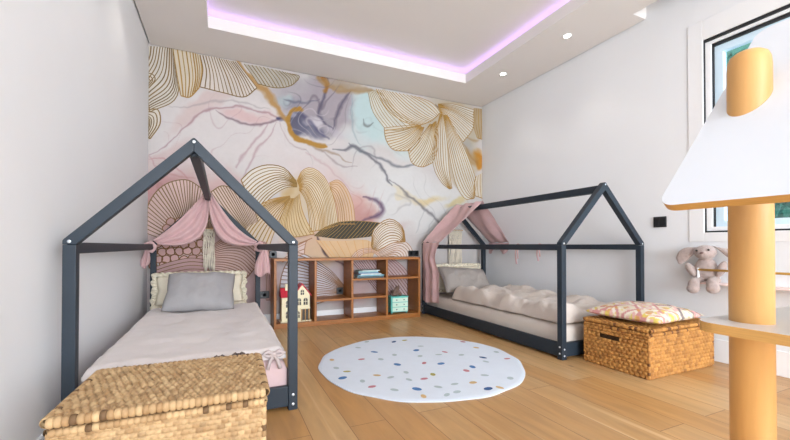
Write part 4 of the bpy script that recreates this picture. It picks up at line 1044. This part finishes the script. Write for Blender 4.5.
for sg in (-1, 1):
    q.ball((-.02, sg*.085-.004, .088), (.026, .026, .060), Matrix.Rotation(sg*-.45, 4, 'X'))
    q.ball((-.028, sg*.048, .012), (.030, .036, .026))
    q.ball((-.088, sg*.052, -.012), (.028, .036, .040)); q.ball((-.098, sg*.055, -.040), (.030, .040, .034))
    q.ball((-.058, sg*.050, .012), (.045, .030, .022))
ob = q.build('body', M['plush'], rb, True); mm = ob.modifiers.new('blend', 'REMESH'); mm.mode = 'VOXEL'; mm.voxel_size = .005; mm.use_smooth_shade = True
sm = ob.modifiers.new('soften', 'SMOOTH'); sm.factor = .6; sm.iterations = 6
for sg in (-1, 1):
    b = MB()
    pts = [(-.005, sg*.040-.012, .240), (-.014, sg*.078-.012, .236), (-.026, sg*.112-.012, .208), (-.03, sg*.138-.012, .172), (-.03, sg*.150-.012, .145)]
    S = [Vector(p) for p in spline(pts, 14)]
    def ear(v, u, S=S):
        i = min(13, int(round(u*13))); c = S[i]; q_ = 2*PI*v; wd = .012+.030*math.sin(PI*min(1, .12+u*.86))**.7
        return c+Vector((math.cos(q_)*.011, math.sin(q_)*wd, math.sin(q_)*wd*.35))
    b.grid(ear, 12, 14, closed_u=True); b.ball(S[-1], (.011, .016, .012)); b.build('ear', M['plush'], rb, True)
b = MB(); b.ball((-.066, .022, .222), .0065, u=10, v=8); b.ball((-.066, -.046, .222), .0065, u=10, v=8); b.build('eyes', M['eye'], rb, True)
MB().ball((-.0865, -.012, .204), (.006, .011, .007), u=10, v=8).build('nose', M['nose'], rb, True)

rb.scale = (rb_s, rb_s, rb_s); rb.rotation_euler = (R_(-5), 0, R_(8))
# ================================================================== WOODEN PLAY HOUSE in the foreground
ph = thing('play_house', 'tall wooden play house with white sloping roof on round posts in the right foreground', 'play house', (1.168, .17, 0))
XE, ZE, SL, YE, YN = .768, .957, 1.10, .449, -.12
XM = 1.168
def pp(o): return rel(o, ph)
for x in (.966, 2*XM-.966):
    for y in (.387, -.045):
        r0 = .0342; prof = [(r0, .025), (r0, 1.238), (r0*.97, 1.252), (r0*.86, 1.263), (r0*.6, 1.270), (r0*.2, 1.2725)]
        pp(MB().lathe(prof, 48, (x, y, 0)).build('post', M['beech'], None, True))
def rounded(x0, x1, y0, y1, r, n=8):
    out = []
    for cx, cy, a in ((x1-r, y1-r, 0), (x0+r, y1-r, PI/2), (x0+r, y0+r, PI), (x1-r, y0+r, 1.5*PI)):
        out += [(cx+r*math.cos(a+PI/2*i/n), cy+r*math.sin(a+PI/2*i/n)) for i in range(n+1)]
    return out
def board(name, poly, t, xf, mtop):
    b = MB(); n = len(poly)
    V = [xf(p[0], p[1], 0) for p in poly]+[xf(p[0], p[1], -t) for p in poly]+[xf(p[0], p[1], 0) for p in poly]+[xf(p[0], p[1], -t) for p in poly]
    b.add(V[:2*n], [(i, n+i, n+(i+1) % n, (i+1) % n) for i in range(n)], 1)
    b.add(V[2*n:], [tuple(range(n)), tuple(range(2*n-1, n-1, -1))], 0)
    return pp(b.build(name, [mtop, M['ply']], None))
board('shelf', rounded(.872, 2*XM-.872, -.14, .447, .045), .019, lambda x, y, d: (x, y, .729+d), M['laminate_shelf'])
board('base', rounded(.85, 2*XM-.85, -.16, .50, .05), .025, lambda x, y, d: (x, y, .025+d), M['laminate_shelf'])
q = math.sqrt(1+SL*SL); LS = (XM-XE)*q
for sg in (1, -1):
    def xf(s_, y, d, sg=sg):
        x = (XE+s_/q-d*(-SL/q)*-1*0) ; z = ZE+s_*SL/q
        x2, z2 = x-d*SL/q*1, z+d/q      # d < 0 goes to the underside
        return ((x2 if sg > 0 else 2*XM-x2), y, z2)
    board('roof_panel', rounded(0, LS-.004, YN, YE, .030), .0155, xf, M['laminate'])

# ================================================================== LIGHT
w = bpy.data.worlds.new('World'); bpy.context.scene.world = w; w.use_nodes = True
bg = w.node_tree.nodes['Background']; bg.inputs[0].default_value = (.72, .86, 1, 1); bg.inputs[1].default_value = 5
area('daylight_fill', ((FX0+FX1)/2, WF-.05, 1.4), (PI/2, 0, 0), FX1-FX0-.1, 2.4, 430, (.88, .94, 1))  # area lamp added in the unseen opening to stand in for daylight
sun = bpy.data.lights.new('sun', 'SUN'); sun.energy = 4.5; sun.angle = R_(10); sun.color = (1, .95, .88)
so = bpy.data.objects.new('sun', sun); C.objects.link(so); so.rotation_euler = (0, R_(-12), 0); so.location = (5, 0, 6)

# ================================================================== CAMERA
cam = bpy.data.cameras.new('camera'); co = bpy.data.objects.new('camera', cam); C.objects.link(co)
co.location = (0, 0, EYE); co.rotation_euler = (PI/2+_p, 0, -_t)
cam.sensor_fit = 'HORIZONTAL'; cam.sensor_width = 36; cam.lens = F/790*36; cam.clip_start = .02
cam.shift_x = (395-CX)/790; cam.shift_y = (CY-220)/790
sc = bpy.context.scene; sc.camera = co
sc.view_settings.view_transform = 'Standard'; sc.view_settings.look = 'None'; sc.view_settings.gamma = 1; sc.view_settings.use_curve_mapping = False
sc.view_settings.exposure = -0.08
